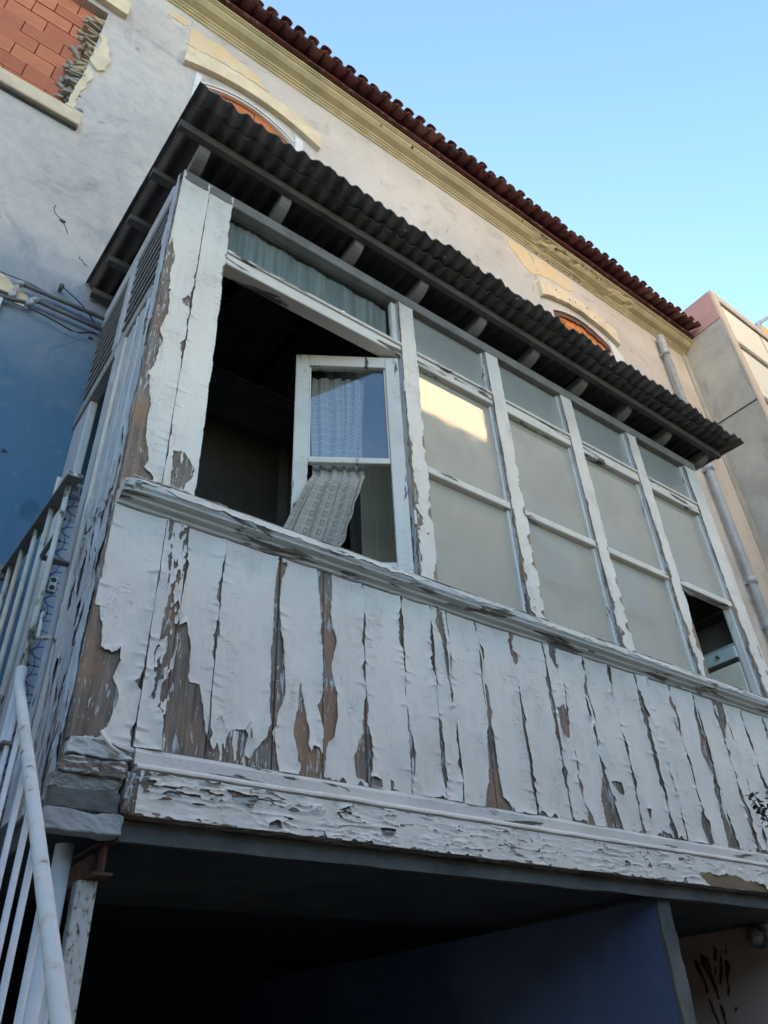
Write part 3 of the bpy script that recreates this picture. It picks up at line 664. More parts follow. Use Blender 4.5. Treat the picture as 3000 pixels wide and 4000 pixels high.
# --- roof with clay tiles
RY, RZ, PITCH = .665, 8.80, math.radians(19)
roof = mesh('roof', [(-3.2, .86, 8.774), (6.742, .86, 8.774), (6.742, 3.9, 9.83), (-3.2, 3.9, 9.83), (6.742, 7.0, 8.8), (-3.2, 7.0, 8.8),
                     (-3.2, .86, 8.80), (6.742, .86, 8.80), (6.742, 3.9, 9.87), (-3.2, 3.9, 9.87)],
            [(0, 3, 2, 1), (3, 5, 4, 2), (6, 7, 8, 9), (0, 1, 7, 6), (1, 2, 8, 7), (0, 6, 9, 3), (9, 8, 4, 5)], M['dark_wood'], H)
def tile_mesh(name, r0, r1, L, convex, th=.009):
    V = []; F = []; n = 9; sg = 1 if convex else -1
    for (yy, rr) in ((0, r0), (L * .5, (r0 + r1) / 2), (L, r1)):
        for ro in (rr, rr - th):
            for k in range(n):
                a = math.pi * k / (n - 1); V.append((ro * math.cos(a), yy, sg * ro * math.sin(a) * (.58 if convex else .55)))
    for s_ in range(2):
        o0 = s_ * 2 * n; o1 = (s_ + 1) * 2 * n
        for k in range(n - 1):
            F.append((o0 + k, o1 + k, o1 + k + 1, o0 + k + 1)); F.append((o0 + n + k, o0 + n + k + 1, o1 + n + k + 1, o1 + n + k))
    for k in range(n - 1):
        F.append((k, k + 1, n + k + 1, n + k)); e = 4 * n; F.append((e + k, e + n + k, e + n + k + 1, e + k + 1))
    for k in (0, n - 1):
        for s_ in range(2):
            o0 = s_ * 2 * n; o1 = o0 + 2 * n; F.append((o0 + k, o0 + n + k, o1 + n + k, o1 + k))
    return mdata(name, V, F, M['tile'], True)
TP = .1345
cover = tile_mesh('roof_tile_cover', .052, .044, .34, True); pan = tile_mesh('roof_tile_pan', .066, .070, .34, False)
rt = random.Random(3)
for c_ in range(2):
    for k in range(50):
        x = .02 + k * TP
        if x > 6.72: continue
        for me, dx, dz, dy in ((pan, 0, .068, .0), (cover, TP / 2, .070, .004)):
            yy = RY + dy + c_ * .26 + rt.uniform(-.014, .014); zz = RZ - .01 + dz + c_ * (.26 * math.tan(PITCH) + .008) + rt.uniform(-.006, .006)
            if x + dx > 6.69: continue
            inst(me, 'roof_tile', (x + dx, yy, zz), roof, (PITCH + rt.uniform(-.03, .03), rt.uniform(-.06, .06), rt.uniform(-.06, .06)))
# mortar bed under the tiles
V, F = prism_x([(.79, 8.785), (.80, 8.775), (1.0, 8.775), (1.0, 8.88), (.82, 8.84)], np.linspace(-.2, 6.742, 60), lambda i, x: ((float(fbm(np.array(x * 6), np.array(i * 1.), 5)) - .5) * .02, 0))
mesh('mortar_bed', V, F, M['tile'], roof)

box('sun_blocker_wing', -3.0, 6.70, 4.2, 6.9, 8.9, 11.9, M['house'], H, .02)  # unseen box added to block the sun and set the shadow line opposite
# --- hollow brick
def brick_mesh(L, Hh, D=.10, ribs=7):
    """clay block with ribbed face"""
    prof = []; z = 0; s_ = Hh / ribs
    for i in range(ribs):
        prof += [(0.0, i * s_ + s_ * .12), (0.0, i * s_ + s_ * .72), (.006, i * s_ + s_ * .80), (.006, i * s_ + s_ * 1.04 if i < ribs - 1 else Hh)]
    prof[0] = (0, 0); prof += [(D, Hh), (D, 0)]
    V, F = prism_x([(y, z) for y, z in prof], [0, L]); return mdata('brick', V, F, M['brick'])
BL, BH = .242, .148
bm = brick_mesh(BL, BH); bmh = brick_mesh(BL / 2 - .004, BH); bo_ = bm.copy(); bo_.materials[0] = M['brick_orange']; boh = bmh.copy(); boh.materials[0] = M['brick_orange']
def bricks(win, xa, xb, z0, z1, y, seed, top=None, skip=(), full=None, half=None):
    full = full or bm; half = half or bmh
    r = random.Random(seed); k = 0; z = z0
    while z < z1:
        x = xa - (BL + .007) * (.5 if k % 2 else 0) - r.uniform(0, .03); j = 0
        while x < xb:
            mid = x + BL / 2
            if x > xa - BL and (top is None or z < top(min(max(mid, xa), xb)) + .03) and (k, j) not in skip:
                me = full if x + BL < xb + .05 else half
                inst(me, 'brick', (x, y + r.uniform(-.003, .006), z + r.uniform(-.002, .002)), win, (0, r.uniform(-.008, .008), r.uniform(-.01, .01)))
            x += BL + .007; j += 1
        z += BH + .008; k += 1
# window on the left, bricked up with a broken jamb
W1_ = mesh('window', [(-1.75, 1.145, 6.36), (-.50, 1.145, 6.36), (-.50, 1.145, 7.80), (-1.75, 1.145, 7.80)], [(0, 1, 2, 3)], M['mortar'], H)
tag(W1_, 'window bricked up with ribbed red blocks beside a broken jamb')
bricks(W1_, -1.40, -.60, 6.40, 7.78, 1.055, 1)
box('sill', -1.80, -.425, .955, 1.10, 6.225, 6.355, M['cream'], W1_, .006)
box('sill_drip', -1.80, -.43, .97, 1.06, 6.212, 6.2245, M['concrete'], W1_, .004)
V, F = prism_x([(.955, 7.865), (.955, 8.07), (1.02, 8.07), (1.02, 7.865)], np.linspace(-1.8, -.385, 9)); mesh('lintel', V, F, M['cream'], W1_)
def rock(x, y, z, s, seed, mat, parent, name='rubble_stone', flat=1.0):
    r = random.Random(seed); V = []; F = []; nu, nv = 5, 3
    for j in range(nv):
        ph = math.pi * (j + .5) / nv - math.pi / 2
        for i in range(nu):
            th = 2 * math.pi * i / nu + r.uniform(-.25, .25); q_ = s * r.uniform(.55, 1.35)
            V.append((x + q_ * math.cos(th) * math.cos(ph), y + q_ * .55 * math.sin(th) * math.cos(ph), z + q_ * math.sin(ph) * flat))
    for j in range(nv - 1):
        for i in range(nu): F.append((j * nu + i, j * nu + (i + 1) % nu, (j + 1) * nu + (i + 1) % nu, (j + 1) * nu + i))
    F.append(tuple(range(nu))[::-1]); F.append(tuple(range((nv - 1) * nu, nv * nu)))
    return mesh(name, V, F, mat, parent)
rr = random.Random(11)
def shard(x, y, z, w_, h_, d_, rot, tilt, mat, parent, name):
    V, F = cbox(-w_ / 2, w_ / 2, -d_ / 2, d_ / 2, -h_ / 2, h_ / 2, h_ * .2); r = rr
    M_ = Matrix.Rotation(rot, 3, 'Y') @ Matrix.Rotation(tilt, 3, 'Z'); out = []
    for v in V:
        q_ = M_ @ Vector((v[0] * (1 + r.uniform(-.18, .18)), v[1], v[2] * (1 + r.uniform(-.35, .35)))); out.append((x + q_.x, y + q_.y, z + q_.z))
    return mesh(name, out, F, mat, parent)
for i in range(64):
    z = 6.40 + 1.36 * i / 64 + rr.uniform(-.015, .015); x = -.512 + .028 * math.sin(z * 9) + rr.uniform(-.03, .012); hi = z > 6.85
    shard(x, 1.03 + rr.uniform(.0, .05), z, rr.uniform(.05, .11), rr.uniform(.012, .030), rr.uniform(.05, .09), rr.uniform(-.45, .25), rr.uniform(-.4, .4), M['rubble'] if hi and rr.random() < .75 else M['mortar'], W1_, 'rubble_stone')
for i in range(22):
    shard(-.585 - .03 * math.sin(i * 1.7), 1.06, 6.42 + i * .062, rr.uniform(.03, .06), rr.uniform(.02, .045), .05, rr.uniform(-.6, .6), rr.uniform(-.5, .5), M['mortar'], W1_, 'rubble_stone')
plate('plaster_fragment', ragged([(-.475, 7.36), (-.50, 7.44), (-.46, 7.45), (-.425, 7.33), (-.385, 7.16), (-.40, 7.02), (-.44, 6.98), (-.50, 7.04), (-.49, 7.20)], .008, .04, 9), YW - .018, YW, M['cream'], W1_)
plate('plaster_fragment', ragged([(-.50, 6.98), (-.47, 6.96), (-.45, 6.86), (-.49, 6.60), (-.485, 6.42), (-.53, 6.42), (-.515, 6.70)], .008, .04, 10), YW - .010, YW, M['cream'], W1_)
# arched bricked windows
def arched_window(xa, xb, zs, rise, label, seed, broken=False, lint=(.16, .225)):
    top = arch(xa, xb, zs, rise)
    w = mesh('window', [(xa, 1.135, 6.3), (xb, 1.135, 6.3), (xb, 1.135, zs + rise), (xa, 1.135, zs + rise)], [(0, 1, 2, 3)], M['mortar'], H)
    tag(w, label)
    bricks(w, xa, xb, 6.42, zs + rise, 1.03, seed, top, full=bo_, half=boh)
    N_ = 20
    def band(name, z_in, z_out, y0, y1, xa_, xb_, mat, rg=0, par=None):
        xs_ = np.linspace(xa_, xb_, N_ + 1); V = []; F = []
        for i, x in enumerate(xs_):
            a = z_in(x); b = z_out(x) + (rg * (float(fbm(np.array(x * 14), np.array(1.), seed)) - .5) if rg else 0)
            a2 = a + (rg * (float(fbm(np.array(x * 17), np.array(5.), seed)) - .5) if rg else 0)
            V += [(x, y0, a2), (x, y0, b), (x, y1, b), (x, y1, a2)]
        for i in range(N_):
            for k in range(4): F.append((i * 4 + k, i * 4 + (k + 1) % 4, (i + 1) * 4 + (k + 1) % 4, (i + 1) * 4 + k))
        F += [(0, 3, 2, 1), (N_ * 4, N_ * 4 + 1, N_ * 4 + 2, N_ * 4 + 3)]
        return mesh(name, V, F, mat, par or w)
    la, lb = xa - lint[0], xb + lint[1]
    lt = arch(la, lb, zs + .09, .15); lo = arch(la, lb, zs + .315, .10)
    band('lintel', lambda x: max(lt(x), top(x) + .02 if xa < x < xb else lt(x)), lo, .955, 1.005, la, lb, M['cream'], .05 if broken else .012)
    if not broken:
        fr = band('frame', lambda x: top(x) - .045, lambda x: top(x) - .003, 1.0, 1.029, xa + .001, xb - .001, M['white_frame'])
        band('frame_moulding', lambda x: top(x) - .022, lambda x: top(x) - .006, .988, 1.0, xa + .003, xb - .003, M['white_frame'], par=fr)
        for x0, x1 in ((xa + .002, xa + .05), (xb - .05, xb - .002)):
            box('frame_jamb', x0, x1, 1.002, 1.029, 6.4, zs - .03, M['white_frame'], w, .004)
        box('jamb_strip', xb + .002, xb + .075, .985, 1.01, 6.3, zs + .088, M['white_frame'], w, .004)
        box('jamb_strip', xa - .05, xa - .002, .985, 1.01, 6.3, zs + .088, M['white_frame'], w, .004)
    else:
        band('exposed_lath', lambda x: top(x) - .07, lambda x: top(x) + .01, 1.015, 1.028, xa + .001, xb - .001, M['rust'], .08)
        plate('jamb_strip', ragged([(xb - .01, 6.5), (xb + .15, 6.5), (xb + .17, zs - .05), (xb + .06, zs + .08), (xb - .01, zs + .10)], .012, .06, 4), .99, 1.005, M['white_frame'], w)
        for i in range(9): rock(xa + .08 + i * .10, .953, zs + .40 + rr.uniform(-.12, .02), rr.uniform(.006, .014), 300 + i, M['mortar'], w, 'lintel_scar')
    box('sill', xa - .08, xb + .08, .94, 1.05, 6.18, 6.30, M['cream'], w, .005)
arched_window(.235, 1.065, 7.68, .16, 'arched window with white frame, bricked up, behind the corrugated roof edge', 21)
arched_window(4.12, 5.02, 7.70, .14, 'arched window with crumbling lintel and orange blocks, near the drainpipe', 22, True, (.17, .14))
# chipped spots and torn edge along the cornice
for i, (x, z, y) in enumerate(((1.90, 8.70, .868), (2.28, 8.70, .868), (4.28, 8.70, .868), (3.75, 8.735, .845), (4.05, 8.735, .845))):
    rock(x, y, z, .014 + .004 * (i % 3), 500 + i, M['black'], cornice, 'cornice_scar')
for i in range(16):
    rock(4.30 + i * .055 + rr.uniform(-.02, .02), .86 + rr.uniform(-.01, .01), 8.715 + rr.uniform(-.015, .02), rr.uniform(.012, .03), 540 + i, M['mortar'], cornice, 'cornice_scar', .5)
for i in range(12):
    rock(3.9 + i * .085, .978, 8.60 + rr.uniform(-.015, .01), rr.uniform(.012, .024), 580 + i, M['mortar'], cornice, 'cornice_scar', .45)
# dark strip where the two buildings meet
V, F = prism_x([(.97, 0), (.97, 0), (1.0, 0)], [0, 1]) if False else ([], [])
box('corner_fillet', 6.655, 6.745, .975, 1.002, .31, 8.57, M['cement'], H, .004)

# --- patterned tiles on the house wall inside the veranda
TS = .112
panel = mesh('tile_panel', [(-.02, .998, 2.2), (.75, .998, 2.2), (.75, .998, 3.70), (-.02, .998, 3.70)], [(0, 1, 2, 3)], M['white_frame'], H)
def tile_flat(name, mat, s, h):
    V, F = cbox(.0015, s - .0015, -.008, 0, .0015, h - .0015, .001)
    uv = [(v[0] / s, v[2] / h) for v in V]; return mdata(name, V, F, mat, uv=uv)
tm = tile_flat('wall_tile', M['azulejo'], TS, TS); tb = tile_flat('border_tile', M['border'], TS, TS * .7)
for i in range(6):
    for j in range(13):
        if j == 0: inst(tb, 'border_tile', (-.01 + i * TS, .995, 3.60), panel)
        else: inst(tm, 'wall_tile', (-.01 + i * TS, .995, 3.60 - j * TS), panel)
sk = thing('wall_socket', 'small white double socket on the blue patterned tiles', 'socket', (.064, .986, 3.13))
box('plate', .048, .080, .972, .986, 3.13, 3.20, M['white_metal'], sk, .003)
for z in (3.148, 3.183):
    V, F = tube_vf([(.064, .970, z), (.064, .974, z)], .011, 10); mesh('socket_hole', V, F, M['black'], sk)

# ================================================================ NEIGHBOUR ON THE RIGHT
NB = thing('neighbouring_building', 'taller neighbouring building with stained cement side wall and pale framed glazing', 'building', (8.5, 2.5, .31))
X0, Y0, ZT = 6.75, .40, 9.30
box('sun_blocker_rear', 6.78, 12.97, 4.2, 4.9, .31, 11.9, M['cement'], NB, .02); box('sun_blocker_rear', 12.98, 24.0, 4.2, 5.0, .31, 13.8, M['cement'], NB, .02)  # unseen boxes added to keep low sun off the houses opposite
box('wall', X0, 11.5, Y0 + .03, 4.19, .31, 8.789, M['cement'], NB, .01)
box('parapet', X0 - .003, 11.5, Y0 + .028, 4.19, 8.79, ZT, M['pink'], NB, .006)
box('corner_trim', X0 - .001, X0 + .115, Y0, Y0 + .0295, .31, ZT - .001, M['pink_cream'], NB, .004)
box('top_trim', X0 + .1155, 11.5, Y0, Y0 + .0275, 9.12, ZT - .001, M['pink_cream'], NB, .004)
for k, (z0, z1) in enumerate(((8.40, 9.10), (7.48, 8.30), (6.55, 7.38))):
    for j in range(3):
        xa = X0 + .12 + j * .90; win = box('window', xa, xa + .87, Y0 + .012, Y0 + .0275, z0, z1, M['pink_cream'], NB, .003)
        mbx = MB()
        box('pane', xa + .02, xa + .85, Y0 + .004, Y0 + .0115, z0 + .03, z1 - .03, M['pane_n'], win, .002)
    box('rail', X0 + .12, 10.2, Y0 - .012, Y0 + .011, z1 + .012, z1 + .035, M['soffit_white'], NB, .003)
    box('rail', X0 + .12, 10.2, Y0 - .006, Y0 + .011, z1 + .055, z1 + .068, M['soffit_white'], NB, .003)
box('balcony_ledge', X0 + .13, 10.2, Y0 - .06, Y0 + .03, 6.42, 6.53, M['mortar'], NB, .006)
tag(tube('cable', [(6.742, .98, 7.405), (6.742, .70, 7.402), (6.742, .435, 7.40)], .006, M['black'], n=6), 'thin black cable running level across the cement side wall', 'cable')
sg = thing('awning', 'small yellow awning corner on a grey pole above the neighbouring roof', 'awning', (8.4, .55, 9.30))
tube('pole', [(8.30, .52, 9.30), (8.31, .52, 9.80), (9.3, .52, 10.7)], .03, M['pvc'], sg, 8)
V, F = cbox(8.45, 9.6, .53, 1.6, 9.66, 9.95, .02); mesh('canopy', V, F, M['sign'], sg)

# ================================================================ OPPOSITE SIDE OF THE STREET (seen in the panes)
def far_house(name, label, x0, x1, y, zt, mat, seed):
    b = thing(name, label, 'building', ((x0 + x1) / 2, y - 2, .31))
    box('wall', x0, x1, y - 4, y, .31, zt, mat, b, .01)
    box('cornice', x0 - .02, x1 + .02, y + .001, y + .14, zt - .22, zt + .03, M['cream'], b, .03)
    box('roof', x0 - .05, x1 + .05, y - 4.1, y + .10, zt + .031, zt + .25, M['tile'], b, .06)
    z = 1.9
    while z + 1.7 < zt:
        x = x0 + .55
        while x + .9 < x1:
            w = box('window', x, x + .8, y + .001, y + .05, z, z + 1.45, M['white_frame'], b, .004)
            for q_ in (0, 1): box('pane', x + .06 + q_ * .35, x + .38 + q_ * .35, y + .0505, y + .056, z + .06, z + 1.38, M['pane_w'], w, .002)
            box('sill', x - .06, x + .86, y + .001, y + .10, z - .09, z - .002, M['cream'], w, .004)
            x += 1.75
        z += 2.6
    return b
far_house('opposite_house', 'cream house across the street mirrored in the first glazed panes', 3.55, 6.4, -4.1, 18.5, M['opp'], 1)
far_house('opposite_house', 'lower grey house across the street mirrored in the far panes', 6.46, 13.0, -4.1, 10.8, M['opp2'], 2)
far_house('sky_blocker_house', 'unseen house added on the left to cut the sky light', -9.5, -4.2, -.2, 7.0, M['opp2'], 4)  # added out of view to darken the left side of the veranda
far_house('opposite_house', 'low building across the street behind the viewer', -9.0, 3.5, -5.0, 3.2, M['opp2'], 3)
# ================================================================ VERANDA
VR = thing('veranda', 'enclosed timber veranda with peeling white paint and corrugated roof on the house front', 'veranda', (1.85, .5, .31))
ZB, ZP = 2.225, 2.935            # foot and head of the parapet boards
PANE_Y = .035
# --- parapet boards, each with its own skin of paint
BOARDS = [(0, .160), (.163, .235), (.238, .362), (.365, .565), (.569, .735), (.739, .897), (.900, 1.062), (1.066, 1.198), (1.201, 1.279), (1.283, 1.435), (1.439, 1.620), (1.624, 1.800),
          (1.803, 1.885), (1.889, 2.045), (2.049, 2.215), (2.219, 2.400), (2.403, 2.488), (2.492, 2.650), (2.654, 2.840), (2.844, 3.000), (3.003, 3.085), (3.089, 3.245), (3.249, 3.445), (3.449, 3.600), (3.603, 3.700)]
STRIPS = {1, 8, 12, 16, 20, 24}
rb = random.Random(5)
for i, (a, b) in enumerate(BOARDS):
    y = (-.005 if i in STRIPS else 0) + rb.uniform(-.0015, .0015)
    bo = box('board', a, b, y, y + .02, ZB, ZP, M['wood'], VR, .0025)
    fn = peel_field(PEEL, w=b - a, h=ZP - ZB, x0=a, z0=ZB, seed=60 + i, edge=1.0 if i > 3 else .8)
    paint_sheet('paint_layer', bo, (a, y, ZB), (1, 0, 0), (0, 0, 1), (0, -1, 0), b - a, ZP - ZB - .002, fn, M['paint'], seed=200 + i, curl=.028, lam=.014, wave=.0045, flaps=.0075, dv=.0045)
# --- corner post above the sill
for i, (a, b) in enumerate(((0, .125), (.128, .2405))):
    bo = box('corner_board', a, b, 0, .02, 3.0, 4.76, M['wood'], VR, .0025)
    fn = peel_field(PEEL_POST, w=b - a, x0=a, z0=3.0, seed=20 + i, edge=.55)
    paint_sheet('paint_layer', bo, (a, 0, 3.0), (1, 0, 0), (0, 0, 1), (0, -1, 0), b - a, 1.758, fn, M['paint'], seed=30 + i, flaps=.006, dv=.0045, wave=.004)
box('corner_stud', .04, .236, .0205, .075, 3.0, 4.76, M['weath'], VR, .003)
# --- posts between the bays
XM = [1.177 + .6 * i for i in range(4)]; MW = .091; XE = 3.577
def worn(h, seed, strong=1.0):
    def fn(u, v):
        w = u.max(); de = np.minimum(u, w - u); low = np.clip(.95 - 1.25 * v / h, .05, 1) ** 1.2
        f = .06 + (fbm(u / .015, v / .04, seed) - .5) * .01
        k = fbm(v / .05 + (u > w / 2) * 17.3 + seed, u * 0, seed + 2) * .75 + .25 * fbm(v / .3 + (u > w / 2) * 9.1, u * 0, seed + 8)
        f = np.minimum(f, de - np.maximum(0, k - .42) * .17 * low * strong + (fbm(u / .006, v / .012, seed + 5) - .5) * .006)
        f = np.minimum(f, (fbm(u / .03, v / .05, seed + 9) - .27 * low) * .08)
        return f
    return fn
for i, x in enumerate(XM + [XE]):
    x1 = x + (MW if i < 4 else .125)
    p = box('post', x, x1, 0, .075, 3.0, 4.702, M['wood'], VR, .003)
    paint_sheet('paint_layer', p, (x, 0, 3.0), (1, 0, 0), (0, 0, 1), (0, -1, 0), x1 - x, 1.70, worn(1.70, 400 + i), M['paint'], seed=410 + i, lam=.008, curl=.012)
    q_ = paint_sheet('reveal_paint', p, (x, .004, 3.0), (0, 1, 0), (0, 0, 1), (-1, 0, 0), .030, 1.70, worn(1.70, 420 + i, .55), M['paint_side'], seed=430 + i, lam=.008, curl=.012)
# --- rails
box('head_rail', 0, 3.702, -.006, .06, 4.703, 4.772, M['shade_wood'], VR, .004)
bays = [(.2405, XM[0])] + [(XM[i] + MW, XM[i + 1] if i < 3 else XE) for i in range(4)]
for i, (a, b) in enumerate(bays):
    r_ = box('transom_rail', a + .0005, b - .0005, .002, .07, 4.297, 4.384, M['weath_h'], VR, .004)
    box('drip_bead', a + .001, b - .001, -.008, .0015, 4.362, 4.382, M['weath_h'], r_, .004)
    if i:
        mr = box('glazing_bar', a + .0005, b - .0005, .004, .055, 3.622, 3.662, M['weath_h'], VR, .004)
        for s_ in ((a, a + .014), (b - .014, b)):
            box('stile', s_[0] + .0006, s_[1] - .0006, .020, .05, 3.0, 4.296, M['sash'], VR, .003)
            box('stile', s_[0] + .0006, s_[1] - .0006, .020, .05, 4.385, 4.702, M['sash'], VR, .003)
        box('pane', a + .0145, b - .0145, PANE_Y, PANE_Y + .004, 3.663, 4.296, M['pane'], VR, .0006)
        if i < 4: box('pane', a + .0145, b - .0145, PANE_Y, PANE_Y + .004, 3.02, 3.621, M['pane'], VR, .0006)
        box('transom_pane', a + .0145, b - .0145, PANE_Y, PANE_Y + .004, 4.385, 4.702, M['pane_t'], VR, .0006)
    else:
        box('transom_pane', a + .001, b - .03, PANE_Y, PANE_Y + .004, 4.385, 4.702, M['glass'], VR, .0006)
        box('stile', b - .03, b - .001, .02, .05, 4.385, 4.702, M['sash'], VR, .003)
# broken slivers left in the last lower light
a, b = bays[4]
plate('splinter', [(a + .005, 3.655), (a + .02, 3.66), (a + .05, 3.57), (a + .045, 3.55), (a + .035, 3.585)], .03, .034, M['weath'], VR)
plate('splinter', ragged([(a + .002, 3.62), (a + .16, 3.62), (a + .12, 3.59), (a + .05, 3.60)], .006, .03, 3), .02, .03, M['wood_h'], VR)
# --- sill
sprof = [(.074, 3.04), (-.004, 3.028), (-.062, 3.008), (-.070, 3.0), (-.070, 2.977), (-.062, 2.970), (-.060, 2.964), (-.036, 2.961), (-.033, 2.951), (-.012, 2.948), (-.009, 2.939), (-.001, 2.936), (.0, 2.9365), (.074, 2.9365)]
def sj(i, x):
    if i in (0, 13, 12): return 0, 0
    k = float(fbm(np.array(x * 28.), np.array(i * .8), 4)); m = float(fbm(np.array(x * 5.), np.array(2.2), 6)); e = math.exp(-x / .03) * .02
    w_ = (k - .5) * .006 + (max(0, m - .55) * -.02 if i in (2, 3) else 0)
    return (w_ * (1 if i < 5 else .35) + (e if 1 < i < 8 else 0), (k - .5) * .006 * (1 if i in (2, 3, 4) else .3) + (-e * .4 if i in (1, 2, 3) else 0))
V, F = prism_x(sprof, np.concatenate([np.linspace(.004, .3, 45), np.linspace(.31, 3.74, 330)]), sj); sill = mesh('sill', V, F, M['weath_sill'], VR)
def sill_field(u, v):
    f = (fbm(u / .10, v / .02, 77) - .40) * .05 + (fbm(u / .012, v / .006, 78) - .5) * .008
    return np.minimum(f, .004 + v - (fbm(u / .03, v * 0, 79) - .3) * .03)
paint_sheet('paint_layer', sill, (.02, -.0705, 2.978), (1, 0, 0), (0, 0, 1), (0, -1, 0), 3.70, .024, sill_field, M['paint_h'], du=.006, dv=.003, lift=.0012, curl=.012, lam=.006, seed=7)
def sill_top_field(u, v): return (fbm(u / .12, v / .03, 87) - .45) * .06 + (fbm(u / .012, v / .012, 88) - .5) * .01
paint_sheet('paint_layer', sill, (.02, -.068, 3.005), (1, 0, 0), (0, .94, .33), (0, -.33, .94), 3.70, .05, sill_top_field, M['paint_h'], du=.006, dv=.005, lift=.002, curl=.02, lam=.010, seed=8)
# --- foot moulding and fascia beam
V, F = prism_x([(-.012, 2.186), (-.014, 2.212), (-.006, 2.2245), (.02, 2.2245), (.02, 2.183), (-.012, 2.183)], np.linspace(.17, 3.72, 120), lambda i, x: ((float(fbm(np.array(x * 9.), np.array(i * .5), 3)) - .5) * .006, (float(fbm(np.array(x * 14.), np.array(i * .5), 4)) - .5) * .005))
mesh('foot_moulding', V, F, M['weath_h'], VR)
V, F = prism_x([(-.024, 2.178), (-.030, 2.174), (-.030, 2.168), (-.022, 2.164), (.03, 2.164), (.03, 2.1825), (-.020, 2.1825)], np.linspace(.175, 3.72, 120), lambda i, x: ((float(fbm(np.array(x * 12.), np.array(1.), 13)) - .5) * .006, (float(fbm(np.array(x * 12.), np.array(1.), 14)) - .5) * .004))
mesh('bead', V, F, M['paint_h'], VR)
beam = MB()
V, F = prism_x([(-.022, 2.058), (-.022, 2.1635), (.034, 2.1635), (.034, 2.058)], np.concatenate([[.178, .184, .19], np.linspace(.2, 3.72, 60)]), lambda i, x: ((float(fbm(np.array(x * 40.), np.array(i * 1.3), 9)) - .5) * .03 * math.exp(-(x - .178) / .01), 0))
fas = mesh('fascia_beam', V, F, M['wood_h'], VR)
ochre = m_simple('ochre_undercoat', (.26, .165, .075), (.17, .12, .075), .7, 8, .85, .4, 60)
plate('undercoat', ragged([(2.45, 2.062), (2.47, 2.10), (2.60, 2.105), (2.80, 2.11), (2.95, 2.09), (3.0, 2.062)], .004, .03, 3), -.0235, -.02, ochre, fas)
def fascia_field(u, v):
    x = u + .185; z = v + 2.058
    f = np.full(u.shape, .2)
    for kind, p in PEEL_FASCIA: f = np.minimum(f, sdf(x, z, p))
    f = f + (fbm(x / .035, z / .016, 301) - .5) * .016
    zone = fbm(x / .5, z * 0, 305); amt = np.clip(1.25 - .32 * x, .25, 1)
    line = np.abs(fbm(x / .11, z / .022, 306) - .5) * .07 - .0024 * amt * np.clip(fbm(x / .09, z / .03, 311) * 4 - 1.6, 0, 1)
    gap = (fbm(x / .07, z / .02, 308) - .27 + .06 * (1 - amt)) * .06
    f = np.minimum(f, np.minimum(line, gap)); f = f + (fbm(x / .010, z / .006, 307) - .5) * .003
    return np.minimum(f, v + .003 - np.maximum(0, fbm(x / .025, x * 0, 309) - .45) * .03)
paint_sheet('paint_layer', fas, (.185, -.022, 2.058), (1, 0, 0), (0, 0, 1), (0, -1, 0), 3.52, .104, fascia_field, M['paint_h'], du=.0045, dv=.0028, lift=.0016, curl=.026, lam=.007, wave=.003, seed=310)
# --- floor slab and its lip
slab = MB(); slab.box(.012, 3.70, .036, .996, 2.032, 2.20, .004); slab.build('floor_slab', M['dark_conc'], VR)
V, F = prism_x([(.018, 2.008), (.022, 2.055), (.034, 2.0565), (.0355, 2.03), (.05, 2.010)], np.linspace(.17, 3.70, 90), lambda i, x: ((float(fbm(np.array(x * 8.), np.array(i * 1.), 33)) - .5) * .008, (float(fbm(np.array(x * 5.), np.array(i * .6), 34)) - .5) * .010))
mesh('slab_lip', V, F, M['concrete'], VR)
# rotten corner under the first board
rough_box('rotten_plate', .004, .163, -.018, .03, 2.184, 2.2235, M['weath_sill'], VR, .006, 41, 20, 45.)
rough_box('rotten_plate', -.004, .152, -.020, .03, 2.140, 2.177, M['wood_h'], VR, .008, 43, 20, 50.)
rough_box('bearing_block', -.016, .148, -.006, .034, 2.104, 2.140, M['mortar'], VR, .008, 45, 20, 55.)
rough_box('bearing_block', -.014, .150, -.010, .034, 2.058, 2.106, M['concrete'], VR, .003, 46, 20, 30.)
rough_box('slab_lip', -.02, .166, -.016, .034, 2.008, 2.056, M['soffit_white'], VR, .006, 47, 20, 24.)
rough_box('rotten_end', .158, .182, -.016, .030, 2.062, 2.16, M['wood_heavy'], VR, .006, 48, 14, 60.)
tube('loose_strip', [(.075, -.022, 2.245), (.082, -.034, 2.225), (.10, -.036, 2.205), (.125, -.03, 2.195)], .005, M['paint'], VR, 6)
# --- side wall
SB = [(.0215, .095), (.098, .200), (.203, .326)]
def side_field(seed, thr):
    def fn(u, v):
        f = (fbm(u / .022, v / .13, seed) - thr - .10 * np.clip((.75 - v) / .75, 0, 1)) * .09 + (fbm(u / .006, v / .014, seed + 1) - .5) * .012
        return f
    return fn
for i, (a, b) in enumerate(SB):
    lo = box('side_board', .0, .02, a, b, 2.03 if i == 0 else 2.10, 2.975, M['wood_heavy'], VR, .003)
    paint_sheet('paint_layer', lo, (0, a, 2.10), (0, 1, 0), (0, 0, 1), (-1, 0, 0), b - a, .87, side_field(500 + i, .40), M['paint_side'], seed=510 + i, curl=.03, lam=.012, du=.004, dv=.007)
    up = box('side_board', .0, .02, a, b, 2.9765, 4.0 if i else 4.78, M['wood_heavy'], VR, .003)
    hh = (4.0 if i else 4.78) - 2.98
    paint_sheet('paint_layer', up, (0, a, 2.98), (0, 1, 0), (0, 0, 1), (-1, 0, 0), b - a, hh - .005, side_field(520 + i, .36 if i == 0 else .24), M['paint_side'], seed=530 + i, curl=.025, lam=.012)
    if i: box('cover_strip', -.012, -.0005, a - .009, a + .007, 3.0, 3.98, M['paint_side'], VR, .003)
